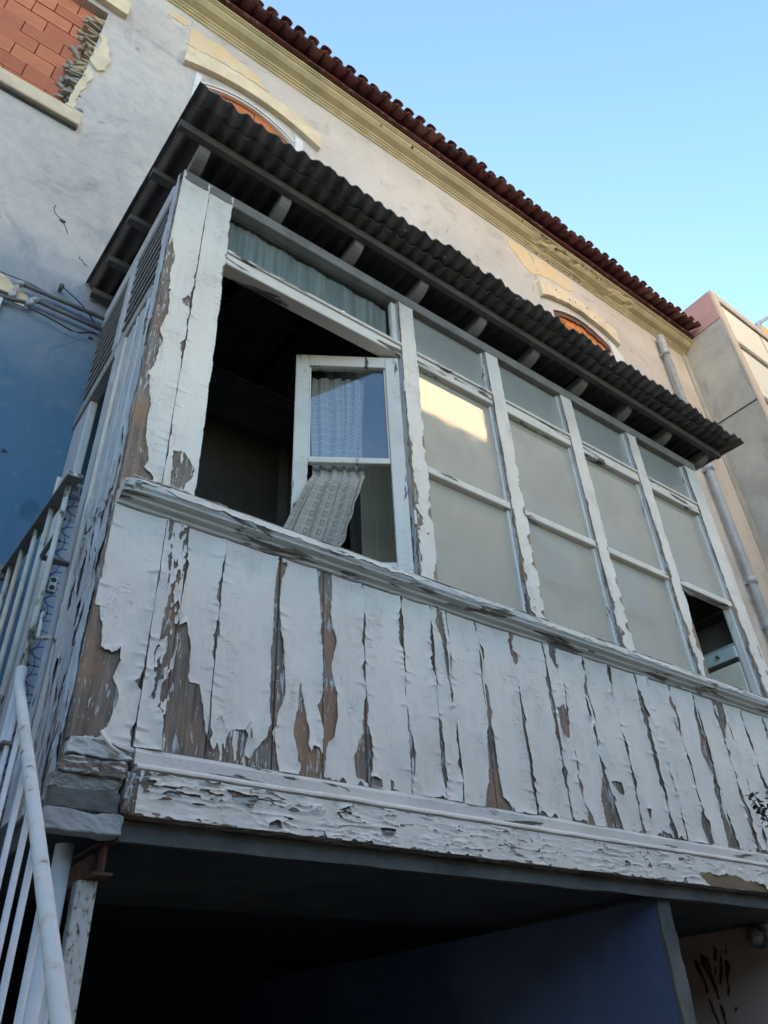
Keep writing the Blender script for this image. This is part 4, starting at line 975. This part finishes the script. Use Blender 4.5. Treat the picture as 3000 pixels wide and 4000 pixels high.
db = box('door_post', -.016, .03, .3275, .415, 2.10, 3.985, M['weath'], VR, .006)
paint_sheet('paint_layer', db, (-.016, .3275, 2.10), (0, 1, 0), (0, 0, 1), (-1, 0, 0), .0875, 1.88, side_field(550, .22), M['paint_side'], seed=551, curl=.02, lam=.012)
box('door_post', -.004, .03, .905, .995, 2.10, 3.55, M['paint_side'], VR, .005); box('jamb_board', -.004, .03, .765, .995, 3.5505, 3.985, M['paint_side'], VR, .005)
box('side_rail', -.014, .03, .0975, .995, 3.988, 4.045, M['soffit_white'], VR, .004)
box('side_rail', -.006, .03, .0975, .995, 4.0455, 4.075, M['soffit_white'], VR, .004)
box('side_head', -.006, .03, .0975, .995, 4.66, 4.775, M['paint_side'], VR, .004)
box('louvre_post', -.012, .03, .474, .542, 4.0755, 4.6595, M['paint_side'], VR, .004)
for (a, b) in ((.0975, .473), (.543, .985)):
    lv = box('louvre_panel', .026, .030, a, b, 4.0755, 4.6595, M['dark_wood'], VR, .001)
    V, F = cbox(-.012, .018, 0, b - a - .002, -.0035, .0035, .001); sm = mdata('slat', V, F, M['soffit_white'])
    for k in range(9): inst(sm, 'slat', (.004, a + .001, 4.105 + k * .064), lv, (0, math.radians(-42 + rb.uniform(-4, 4)), 0))
# --- inside
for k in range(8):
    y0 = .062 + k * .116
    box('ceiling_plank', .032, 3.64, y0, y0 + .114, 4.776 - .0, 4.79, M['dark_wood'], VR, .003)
box('inner_shade_panel', .76, 1.50, .985, .996, 2.2, 4.77, M['inner'], VR, .002)  # dark panels over the house wall, room shade painted in
box('inner_shade_panel', 2.62, 3.64, .985, .996, 2.2, 4.77, M['inner'], VR, .002)
box('inner_shade_panel', .10, .7595, .985, .9955, 3.72, 4.77, M['inner'], VR, .002)
df = box('inner_door', .30, 1.05, .962, .984, 2.25, 4.40, M['dark_wood'], VR, .004)
box('door_frame', .24, .299, .95, .9845, 2.25, 4.46, M['inner'], VR, .004); box('door_frame', 1.051, 1.11, .95, .9845, 2.25, 4.46, M['inner'], VR, .004)
box('door_frame', .2995, 1.0505, .95, .9845, 4.401, 4.46, M['inner'], VR, .004)
box('door_rail', .32, 1.03, .955, .9615, 3.66, 3.78, M['inner'], df, .003); box('door_rail', .32, 1.03, .955, .9615, 3.05, 3.15, M['inner'], df, .003)
for k in range(6): box('plank', 1.262 + k * .0905, 1.262 + k * .0905 + .088, .50, .512, 2.22, 4.77, M['cream_board'], VR, .003)
box('plank_trim', 1.215, 1.258, .49, .53, 2.22, 4.77, M['inner'], VR, .003); box('plank_trim', 1.15, 1.185, .62, .66, 2.22, 4.77, M['soffit_white'], VR, .003)
box('inner_shade_panel', 1.5005, 2.6195, .985, .996, 2.2, 4.77, M['inner'], VR, .002)
tube('conduit', [(.04, .94, 4.62), (1.4, .94, 4.62)], .012, M['inner'], VR, 8)
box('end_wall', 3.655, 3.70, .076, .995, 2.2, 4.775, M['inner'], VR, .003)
box('end_rail', 3.702, 3.72, .0, .995, 2.2, 4.775, M['paint'], VR, .003)
box('floor', .035, 3.65, .04, .96, 2.201, 2.215, M['dark_wood'], VR, .002)
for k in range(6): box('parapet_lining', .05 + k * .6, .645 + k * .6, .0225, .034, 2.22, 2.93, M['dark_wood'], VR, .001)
# --- rafters with rounded tails
def rafter(x):
    prof = [(.99, 4.776), (.99, 4.855), (-.10, 4.855), (-.105, 4.842), (-.100, 4.826), (-.088, 4.810), (-.070, 4.797), (-.045, 4.786), (-.02, 4.779), (.0, 4.776)]
    V, F = prism_x(prof, [x - .026, x + .026]); return mesh('rafter', V, F, M['shade_wood'], VR)
for i in range(10): rafter(.045 + i * .4145)
droop = lambda x: -.010 * x
V, F = prism_x([(-.136, 4.842), (-.136, 4.894), (-.106, 4.894), (-.106, 4.842)], np.linspace(-.09, 3.86, 40), lambda i, x: (0, droop(x) + (float(fbm(np.array(x * 3.), np.array(1.), 61)) - .5) * .004))
mesh('eaves_batten', V, F, M['sheet_under'], VR)
for y in (.16, .44, .72, .96):
    V, F = prism_x([(y - .02, 4.8565), (y - .02, 4.893), (y + .02, 4.893), (y + .02, 4.8565)], np.linspace(-.10, 3.80, 12), lambda i, x: (0, droop(x) * (1 if i in (1, 2) else 0))); mesh('purlin', V, F, M['sheet_under'], VR)
# --- corrugated sheets, two layers at the eaves
LAM = .0722
def sheet(xa, xb, ya, yb, dz, seed, mat, rag=.022, th=.007):
    nx = int((xb - xa) / LAM * 10); ny = max(8, int((yb - ya) / .025)); X_, Y_ = np.meshgrid(np.linspace(xa, xb, nx), np.linspace(0, 1, ny), indexing='ij')
    lip = ya + (fbm(X_ / .11, X_ * 0, seed) - .5) * rag * 2 + (fbm(X_ / .02, X_ * 0, seed + 1) - .5) * rag * .5
    Yr = lip + (yb - lip) * Y_
    Xs = X_ - .05 * np.clip(1 - X_ / .8, 0, 1) * (Yr + .3) / 1.3         # the left edge runs slightly askew
    Z = 4.911 + .032 * (Yr + .12) + droop(X_) + dz + .0125 * np.cos(2 * np.pi * X_ / LAM) + (fbm(X_ / .22, Yr / .3, seed + 2) - .5) * .018 + (fbm(X_ / .02, Yr / .03, seed + 3) - .5) * .0016
    A = np.stack([Xs, Yr, Z], -1).reshape(-1, 3); B_ = A - np.array([0, 0, th]); n = len(A); ids = np.arange(n).reshape(nx, ny)
    a = ids[:-1, :-1].ravel(); b = ids[1:, :-1].ravel(); c = ids[1:, 1:].ravel(); d = ids[:-1, 1:].ravel()
    F = [np.stack([a, b, c, d], 1), np.stack([a, d, c, b], 1) + n]
    for e in (ids[:, 0][::-1], ids[:, -1], ids[0, :], ids[-1, :][::-1]): F.append(np.stack([e[:-1], e[1:], e[1:] + n, e[:-1] + n], 1))
    return mesh('roof_sheet', np.concatenate([A, B_]), np.concatenate(F), mat, VR, smooth=False)
cuts = [-.085, .76, 1.62, 2.48, 3.30, 3.95]
for i in range(5):
    xa, xb = cuts[i] - (.04 if i else 0), cuts[i + 1]
    sheet(xa, xb, -.302 + .004 * (i % 2) + .004 * i, .995, .016 + .007 * (i % 2), 70 + i * 5, M['sheet'])
for i in range(5):
    xa, xb = cuts[i] + .02, cuts[i + 1] + (.03 if i < 4 else -.05)
    sheet(xa, xb, -.215 + .008 * (i % 2), .995, .0 - .0005 * (i % 2), 100 + i * 5, M['sheet_under'], .016)
for i in range(14):                                                          # lumps of moss and grime on the lip
    x = .55 + i * .235 + rb.uniform(-.08, .08); rock(x, -.27 + rb.uniform(0, .05), 4.905 + droop(x), rb.uniform(.008, .016), 700 + i, M['sheet'], VR, 'moss_clump', .6)

# --- open casement, swung inwards on its right edge
ca = math.radians(31); HX, HY = 1.170, .032
def T(v):
    a, b_, z = v; return (HX - a * math.cos(ca) - b_ * math.sin(ca), HY + a * math.sin(ca) - b_ * math.cos(ca), z)
CS = mesh('casement', *(lambda m: (m.V, m.F))(MB().box(.0, .064, -.02, .02, 3.045, 4.285, .003, T)), M['sash'], VR)
tag(CS, 'white casement sash swung open, lower pane missing')
for (a0, a1, z0, z1) in ((.420, .484, 3.045, 4.285), (.0645, .4195, 4.215, 4.285), (.0645, .4195, 3.045, 3.125), (.0645, .4195, 3.628, 3.652)):
    V, F = cbox(a0, a1, -.02 if z1 - z0 > .05 else -.012, .02 if z1 - z0 > .05 else .014, z0, z1, .003); mesh('sash_bar', [T(v) for v in V], F, M['sash'], CS)
V, F = cbox(.0655, .4185, -.004, 0, 3.6525, 4.2145, .0005); mesh('pane', [T(v) for v in V], F, M['glass'], CS)
for (a0, a1, z0, z1) in ((.0645, .072, 3.66, 4.21), (.412, .4195, 3.66, 4.21), (.0645, .4195, 3.6525, 3.662)):
    V, F = cbox(a0, a1, .0005, .010, z0, z1, .002); mesh('putty', [T(v) for v in V], F, M['weath'], CS)
for z in (3.3, 4.05):
    V, F = tube_vf([(HX + .003, HY - .035, z), (HX + .003, HY - .035, z + .07)], .006, 8); mesh('hinge', V, F, M['weath'], CS)

# ================================================================ CURTAINS
def cloth(name, fn, nu, nv, mat, uvs, label, cat='curtain'):
    V = []; UVs = []; F = []
    for i in range(nu + 1):
        for j in range(nv + 1): V.append(fn(i / nu, j / nv)); UVs.append((i / nu * uvs[0], j / nv * uvs[1]))
    for i in range(nu):
        for j in range(nv): k = i * (nv + 1) + j; F.append((k, k + 1, k + nv + 2, k + nv + 1))
    return tag(mesh(name, V, F, mat, None, smooth=True, uv=UVs), label, cat)
def cfn(u, v):
    # u across, v from the rod (0) to the hem (1)
    z = 4.19 - 1.15 * v
    lo = max(0, (v - .55) / .45); tt = min(1, max(0, (v - .47) / .16)); th = tt * tt * (3 - 2 * tt)
    a_l = .405 + .175 * lo ** 1.1; a_r = .165 + .12 * lo + .03 * v
    uw = u + .05 * math.sin(u * 7 + 1) * (1 - v * .5)
    a = a_l + (a_r - a_l) * u + .006 * math.sin(v * 9 + u * 5)
    fold = math.sin(uw * 2 * math.pi * 4.6 + 1.3 * math.sin(v * 3.1) + 2 * u * u) * (.007 + .004 * v) + math.sin(uw * 2 * math.pi * 9.7 + 2.2 * math.sin(v * 2.2 + u * 3)) * .0035 + math.sin(u * 9 + v * 6) * .006 * v
    b_ = -.045 + fold + .095 * th + .02 * lo
    x, y, z = T((a, b_, z))
    wv = lo
    edge = .008 * math.sin(v * 60) * wv + .006 * math.sin(v * 23 + 1) * wv if u > .96 else 0
    return (x + edge, y, z + (.010 * math.sin(u * 17) if v > .99 else 0))
cloth('curtain', cfn, 70, 70, M['curtain'], (10, 26), 'torn grey patterned curtain blowing out through the open casement')
def tfn(u, v):
    return (.25 + .90 * u, .070 + .0018 * math.sin(u * 2 * math.pi * 19 + 4 * math.sin(u * 6) + math.sin(v * 3)) + .004 * math.sin(u * 2 * math.pi * 5.3), 4.70 - .36 * v - .02 * u)
cloth('net_curtain', tfn, 180, 10, M['lace'], (40, 10), 'pale blue grey gathered net behind the fanlight of the open window')

# ================================================================ CABINET IN THE VERANDA
CB = thing('cabinet', 'old shelf cabinet with pale green drawer seen through the broken pane', 'cabinet', (3.60, .3, 2.216))
for y0, y1 in ((.046, .058), (.52, .532)): box('side_panel', 3.545, 3.652, y0, y1, 2.217, 3.93, M['soffit_white'], CB, .002)
box('shelf', 3.545, 3.652, .0585, .5195, 3.395, 3.41, M['soffit_white'], CB, .002)
box('shelf', 3.545, 3.652, .0585, .5195, 3.61, 3.63, M['dark_wood'], CB, .002); box('shelf', 3.545, 3.652, .0585, .5195, 3.92, 3.94, M['cream_board'], CB, .002)
box('back_panel', 3.640, 3.652, .0585, .5195, 2.217, 3.3945, M['cream_board'], CB, .001)
dr = box('drawer', 3.528, 3.62, .056, .29, 3.318, 3.388, M['green_white'], CB, .003)
V, F = tube_vf([(3.528, .16, 3.352), (3.515, .16, 3.352), (3.508, .16, 3.352)], [.006, .006, .011], 10); mesh('knob', V, F, M['pipe_dirty'], dr, True)
for y0, y1 in ((.0585, .285), (.289, .5195)): box('door', 3.535, 3.5445, y0, y1, 2.24, 3.29, M['cream_board'], CB, .002)

# ================================================================ SUPPORTS UNDER THE VERANDA
sb = thing('steel_beam', 'rusted iron beam end under the rotten veranda corner', 'beam', (.155, .5, 1.932))
MB().box(.130, .180, .045, .36, 1.9325, 1.941, .002).build('flange', M['rust'], sb); MB().box(.132, .178, .045, .36, 2.0, 2.007, .002).build('flange', M['rust'], sb)
MB().box(.1515, .1585, .047, .36, 1.9415, 1.9995, .001).build('web', M['rust'], sb)
ps = thing('support_post', 'flat white steel post spotted with rust under the beam', 'post', (.14, .115, .31))
box('post', .115, .163, .095, .135, .32, 1.931, M['rust_post'], ps, .003); box('base_plate', .09, .19, .06, .17, .312, .319, M['rust'], ps, .002)
pw = thing('support_post', 'round white pole beside the rusty post under the veranda corner', 'post', (.076, .10, .31))
tube('pole', [(.077, .115, .315), (.075, .113, 2.007)], .022, M['white_metal'], pw, 16); V, F = tube_vf([(.077, .115, .311), (.077, .115, .33)], .035, 14); mesh('base', V, F, M['white_metal'], pw)
pt = thing('partition_wall', 'wall under the veranda with deep blue side and grey edge', 'wall', (2.30, .5, .31))
V, F = prism_x([(.05, .31), (.05, 2.031), (.995, 2.031), (.995, .31)], [2.264, 2.345]); 
zz = np.linspace(.31, 2.006, 70)
V = []; F = []
for z in zz:
    j = (float(fbm(np.array(z * 22.), np.array(1.), 81)) - .5) * .012; j2 = (float(fbm(np.array(z * 17.), np.array(4.), 82)) - .5) * .010
    V += [(2.264 + j * .5, .05 + j2, z), (2.340 + j, .05 - j2, z), (2.340, 3.39, z), (2.264, 3.39, z)]
for k in range(len(zz) - 1):
    for i in range(4): F.append((k * 4 + i, k * 4 + (i + 1) % 4, k * 4 + 4 + (i + 1) % 4, k * 4 + 4 + i))
F += [(3, 2, 1, 0), tuple((len(zz) - 1) * 4 + i for i in range(4))]
mesh('masonry', V, F, M['concrete'], pt)
V = []; F = []
for z in zz:
    j = (float(fbm(np.array(z * 26.), np.array(9.), 83)) - .5) * .016; V += [(2.258, .062 + j, z), (2.258, 3.39, z)]
for k in range(len(zz) - 1): F.append((k * 2, k * 2 + 2, k * 2 + 3, k * 2 + 1))
mesh('blue_plaster', V, F, M['bluewall'], pt)
rw = thing('side_wall', 'brown wall streaked with rust drips under the far end of the veranda', 'wall', (3.66, .7, .31))
box('masonry', 3.60, 3.72, .40, .989, .31, 2.031, M['rustwall'], rw, .006)
for i, pts in enumerate(STAINS):
    pts = ragged(list(pts), .003, .02, i); n = len(pts)
    mesh('rust_drip', [(3.597, y, z) for y, z in pts] + [(3.601, y, z) for y, z in pts], [tuple(range(n))[::-1]] + [(k, (k + 1) % n, (k + 1) % n + n, k + n) for k in range(n)], M['stain'], rw)
lp = thing('wall_lamp', 'round caged bulkhead lamp on the brown wall under the veranda', 'lamp', (3.60, .46, 1.98))
V, F = tube_vf([(3.599, .455, 1.975), (3.575, .455, 1.975)], [.052, .050], 18); mesh('base', V, F, M['pipe_dirty'], lp, True)
V, F = tube_vf([(3.574, .455, 1.975), (3.555, .455, 1.975), (3.535, .455, 1.975), (3.522, .455, 1.975)], [.040, .040, .032, .014], 18); mesh('lamp_glass', V, F, M['lampglass'], lp, True)
for k in range(3):
    an = k * math.pi / 3; V, F = tube_vf([(3.575, .455 + .045 * math.cos(an), 1.975 + .045 * math.sin(an)), (3.54, .455 + .042 * math.cos(an), 1.975 + .042 * math.sin(an)), (3.516, .455, 1.975), (3.54, .455 - .042 * math.cos(an), 1.975 - .042 * math.sin(an)), (3.575, .455 - .045 * math.cos(an), 1.975 - .045 * math.sin(an))], .0025, 6); mesh('cage_wire', V, F, M['pipe_dirty'], lp)

# ================================================================ PIPES AND CABLES
def elbow(name, p, parent, r=.015): rk = [(p[0] - .012, p[1], p[2]), p, (p[0], p[1], p[2] - .012)]; return None
wp = thing('wall_pipe', 'grey water pipe running along the wall to the veranda, upper one', 'pipe', (-.21, .95, 4.70))
tube('pipe', [(-.415, .955, 4.706), (-.2, .955, 4.715), (.03, .955, 4.722)], .0115, M['pipe_dirty'], wp); tube('drop', [(-.427, .955, 4.690), (-.427, .955, 4.615)], .012, M['pvc'], wp)
tube('elbow', [(-.427, .955, 4.683), (-.4265, .955, 4.698), (-.418, .955, 4.706), (-.402, .955, 4.7065)], .0155, M['pvc'], wp); tube('elbow', [(-.427, .955, 4.622), (-.429, .955, 4.606), (-.438, .955, 4.597), (-.452, .955, 4.596)], .0155, M['pvc'], wp)
tube('tail', [(-.45, .955, 4.596), (-.80, .955, 4.585)], .0115, M['pipe_dirty'], wp)
wp2 = thing('wall_pipe', 'grey water pipe running along the wall to the veranda, lower one', 'pipe', (-.19, .95, 4.63))
tube('pipe', [(-.325, .957, 4.643), (.03, .957, 4.640)], .0115, M['pipe_dirty'], wp2); tube('elbow', [(-.315, .957, 4.643), (-.334, .957, 4.643), (-.344, .957, 4.634), (-.346, .957, 4.618)], .0155, M['pvc'], wp2)
tube('elbow', [(-.346, .957, 4.622), (-.347, .957, 4.606), (-.356, .957, 4.598), (-.370, .957, 4.597)], .0155, M['pvc'], wp2); tube('tail', [(-.37, .957, 4.597), (-.445, .957, 4.575), (-.80, .957, 4.57)], .010, M['pipe_dirty'], wp2)
plate('plaster_patch', ragged([(-.80, 4.56), (-.80, 4.80), (-.52, 4.76), (-.44, 4.72), (-.36, 4.68), (-.365, 4.60), (-.45, 4.62)], .008, .04, 31), YW - .006, YW + .01, M['cream'], wall)
tag(tube('cable', [(-.80, .965, 4.80), (-.52, .965, 4.735), (-.38, .962, 4.742), (-.24, .965, 4.728), (-.06, .965, 4.722)], .004, M['pipe_dirty'], n=6), 'thin straight cable clipped to the wall above the grey pipes', 'cable')
tag(tube('cable', [(-.352, .965, 4.600), (-.345, .96, 4.575), (-.28, .96, 4.572), (-.20, .96, 4.560), (-.14, .96, 4.548), (-.10, .96, 4.556), (-.06, .96, 4.585), (-.03, .96, 4.60)], .004, M['black'], n=6), 'slack black cable sagging below the grey wall pipes', 'cable')
hk = thing('cable_anchor', 'rusty iron hook and wire on the wall by the veranda roof', 'hook', (-.241, .98, 4.82))
V, F = tube_vf([(-.241, .998, 4.823), (-.241, .965, 4.823), (-.241, .955, 4.815)], [.009, .012, .014], 8); mesh('hook', V, F, M['pipe_dirty'], hk)
tube('wire', [(-.241, .958, 4.818), (-.16, .95, 4.765), (-.10, .95, 4.722), (-.05, .95, 4.66)], .0035, M['black'], hk, 6)
mb_ = thing('meter_box', 'white framed meter box at the left end of the wall pipes', 'box', (-.60, .96, 4.46))
box('frame', -.76, -.462, .955, .998, 4.455, 4.578, M['white_metal'], mb_, .004); box('door', -.745, -.475, .949, .9545, 4.468, 4.566, M['brick'], mb_, .003)
dp = thing('drainpipe', 'pale grey drainpipe down the wall near the neighbouring building', 'pipe', (6.08, .93, .31))
tube('pipe', [(6.10, .93, 8.50), (6.095, .93, 8.2), (6.095, .93, 8.19), (6.08, .93, 6.4), (6.07, .93, .32)], [.046, .046, .036, .036, .036], M['pvc'], dp, 16)
for z in (8.16, 6.40, 5.03, 4.56, 2.6):
    V, F = tube_vf([(6.08, .93, z), (6.08, .93, z + .07)], .046, 16); mesh('collar', V, F, M['pvc'], dp, True)
    box('bracket', 6.06, 6.10, .975, 1.0, z + .02, z + .06, M['pvc'], dp, .003)

# ================================================================ RAILINGS
RX = -.11
rl = thing('landing_railing', 'old landing railing with flat brown handrail beside the veranda side', 'railing', (RX, .5, 2.22))
hz = lambda y: 3.045 + .125 * y
V = []; F = []
for (y, dx) in ((.105, 0), (.99, 0)):
    for (x, z) in ((-.021, 0), (.021, 0), (.021, .010), (-.021, .010)): V.append((RX + x, y, hz(y) + z))
F = [(0, 1, 5, 4), (1, 2, 6, 5), (2, 3, 7, 6), (3, 0, 4, 7), (3, 2, 1, 0), (4, 5, 6, 7)]
mesh('handrail', V, F, M['rail_flat'], rl)
box('end_cap', RX - .023, RX + .023, .098, .1045, hz(.1) - .001, hz(.1) + .014, M['rail'], rl, .002)
V = []; 
V, F = cbox(RX - .016, RX + .016, .09, .99, 2.214, 2.224, .002); mesh('bottom_bar', V, F, M['rail_flat'], rl)
for i, y in enumerate((.16, .352, .54, .74, .92)):
    tube('baluster', [(RX, y, 2.2245), (RX, y, hz(y) - .001)], .0082, M['rail'], rl, 10)
V, F = tube_vf([(RX, .92, 2.75), (RX, .92, 2.775)], .013, 10); mesh('baluster_ring', V, F, M['rail'], rl, True)
tube('stay', [(RX, .16, 2.74), (RX + .05, .17, 2.742), (-.014, .36, 2.90)], .007, M['rail'], rl, 8) if False else box('stay', RX, -.016, .335, .365, 2.895, 2.903, M['rail_flat'], rl, .002)
box('stay_arm', RX - .002, RX + .012, .165, .36, 2.893, 2.9025, M['rail_flat'], rl, .002)
tube('hook', [(RX + .006, .115, 2.61), (RX + .008, .112, 2.60), (RX + .008, .10, 2.505), (RX + .008, .085, 2.50), (RX + .010, -.03, 2.452)], .0055, M['rail'], rl, 8)
box('wall_plate', RX - .03, RX + .03, .985, .999, hz(.99) - .03, hz(.99) + .03, M['rail_flat'], rl, .003)
box('wall_plate', RX - .03, RX + .03, .985, .999, 2.19, 2.25, M['rail_flat'], rl, .003)
st = thing('stair_railing', 'white tube stair handrail with thin upright bars at the lower left', 'railing', (RX, -.5, .31))
P0 = np.array((RX, .150, 2.392)); P1 = np.array((RX, -.70, 1.618)); dd = (P1 - P0) / (P0[1] - P1[1])
end = P0 + dd * (1.62)
curve = [P0 + np.array((0, .012, .05)), P0 + np.array((0, .006, .02)), P0, P0 + dd * .1, P0 + dd * .25, P0 + dd * .5, P0 + dd * .85, P0 + dd * 1.2, end]
tube('handrail', curve, .0135, M['tube_white'], st, 14)
for y in (.10, .0, -.155, -.28, -.378, -.505, -.63, -.76, -.90, -1.05, -1.2):
    t_ = P0[1] - y; z = P0[2] + dd[2] * t_ - .006; tube('baluster', [(RX, y, z), (RX, y, max(.40, z - 1.05))], .0065, M['white_metal'], st, 8)
# lower rail that carries the bars
e0 = P0 + dd * .0 + np.array((0, 0, -1.0)); e1 = P0 + dd * 1.40 + np.array((0, 0, -1.0))
e1[2] = max(e1[2], .40)
tube('lower_rail', [e0, e1], .010, M['white_metal'], st, 8); tube('newel', [(RX, -1.20, .312), (RX, -1.20, 1.17)], .016, M['tube_white'], st, 10); tube('newel', [(RX, .150, .312), (RX, .150, 2.40)], .012, M['white_metal'], st, 10)

# ================================================================ SHRUB
sh = thing('shrub', 'dark leafy twig of a shrub poking in at the right edge', 'shrub', (3.02, -.30, .31))
tips = []
main = [(3.02, -.30, .312), (2.98, -.31, 1.0), (2.86, -.30, 1.7), (2.72, -.30, 2.12), (2.60, -.30, 2.26)]
tube('stem', main, [.014, .011, .008, .005, .0035], M['stem'], sh, 8)
rs = random.Random(17); tw = []
for (a, b) in (((2.60, -.30, 2.26), (2.51, -.30, 2.335)), ((2.60, -.30, 2.26), (2.575, -.29, 2.36)), ((2.64, -.30, 2.22), (2.545, -.31, 2.255)), ((2.66, -.30, 2.20), (2.66, -.30, 2.36)), ((2.75, -.30, 2.05), (2.80, -.31, 2.30)), ((2.82, -.30, 1.85), (2.98, -.29, 2.15)), ((2.9, -.3, 1.5), (3.08, -.3, 1.85)), ((2.95, -.3, 1.2), (3.2, -.3, 1.5))):
    a = np.array(a); b = np.array(b); tube('twig', [a, (a + b) / 2 + np.array((0, 0, .006)), b], [.0028, .0022, .0015], M['stem'], sh, 6); tw.append((a, b))
lV = [(0, 0, 0), (.010, .012, .002), (.012, .026, .003), (.006, .040, .001), (0, .046, -.002), (-.006, .040, .001), (-.012, .026, .003), (-.010, .012, .002), (0, .024, -.003)]
lF = [(0, 1, 8), (1, 2, 8), (2, 3, 8), (3, 4, 8), (4, 5, 8), (5, 6, 8), (6, 7, 8), (7, 0, 8)]
lm = mdata('leaf', lV, lF, M['leaf'], True)
for a, b in tw:
    n = 11
    for k in range(n):
        p = a + (b - a) * ((k + .6) / n); s_ = rs.uniform(.42, .66)
        inst(lm, 'leaf', p, sh, (rs.uniform(-.9, .9), rs.uniform(-.8, .8), rs.uniform(0, 6.28)), (s_, s_, s_))
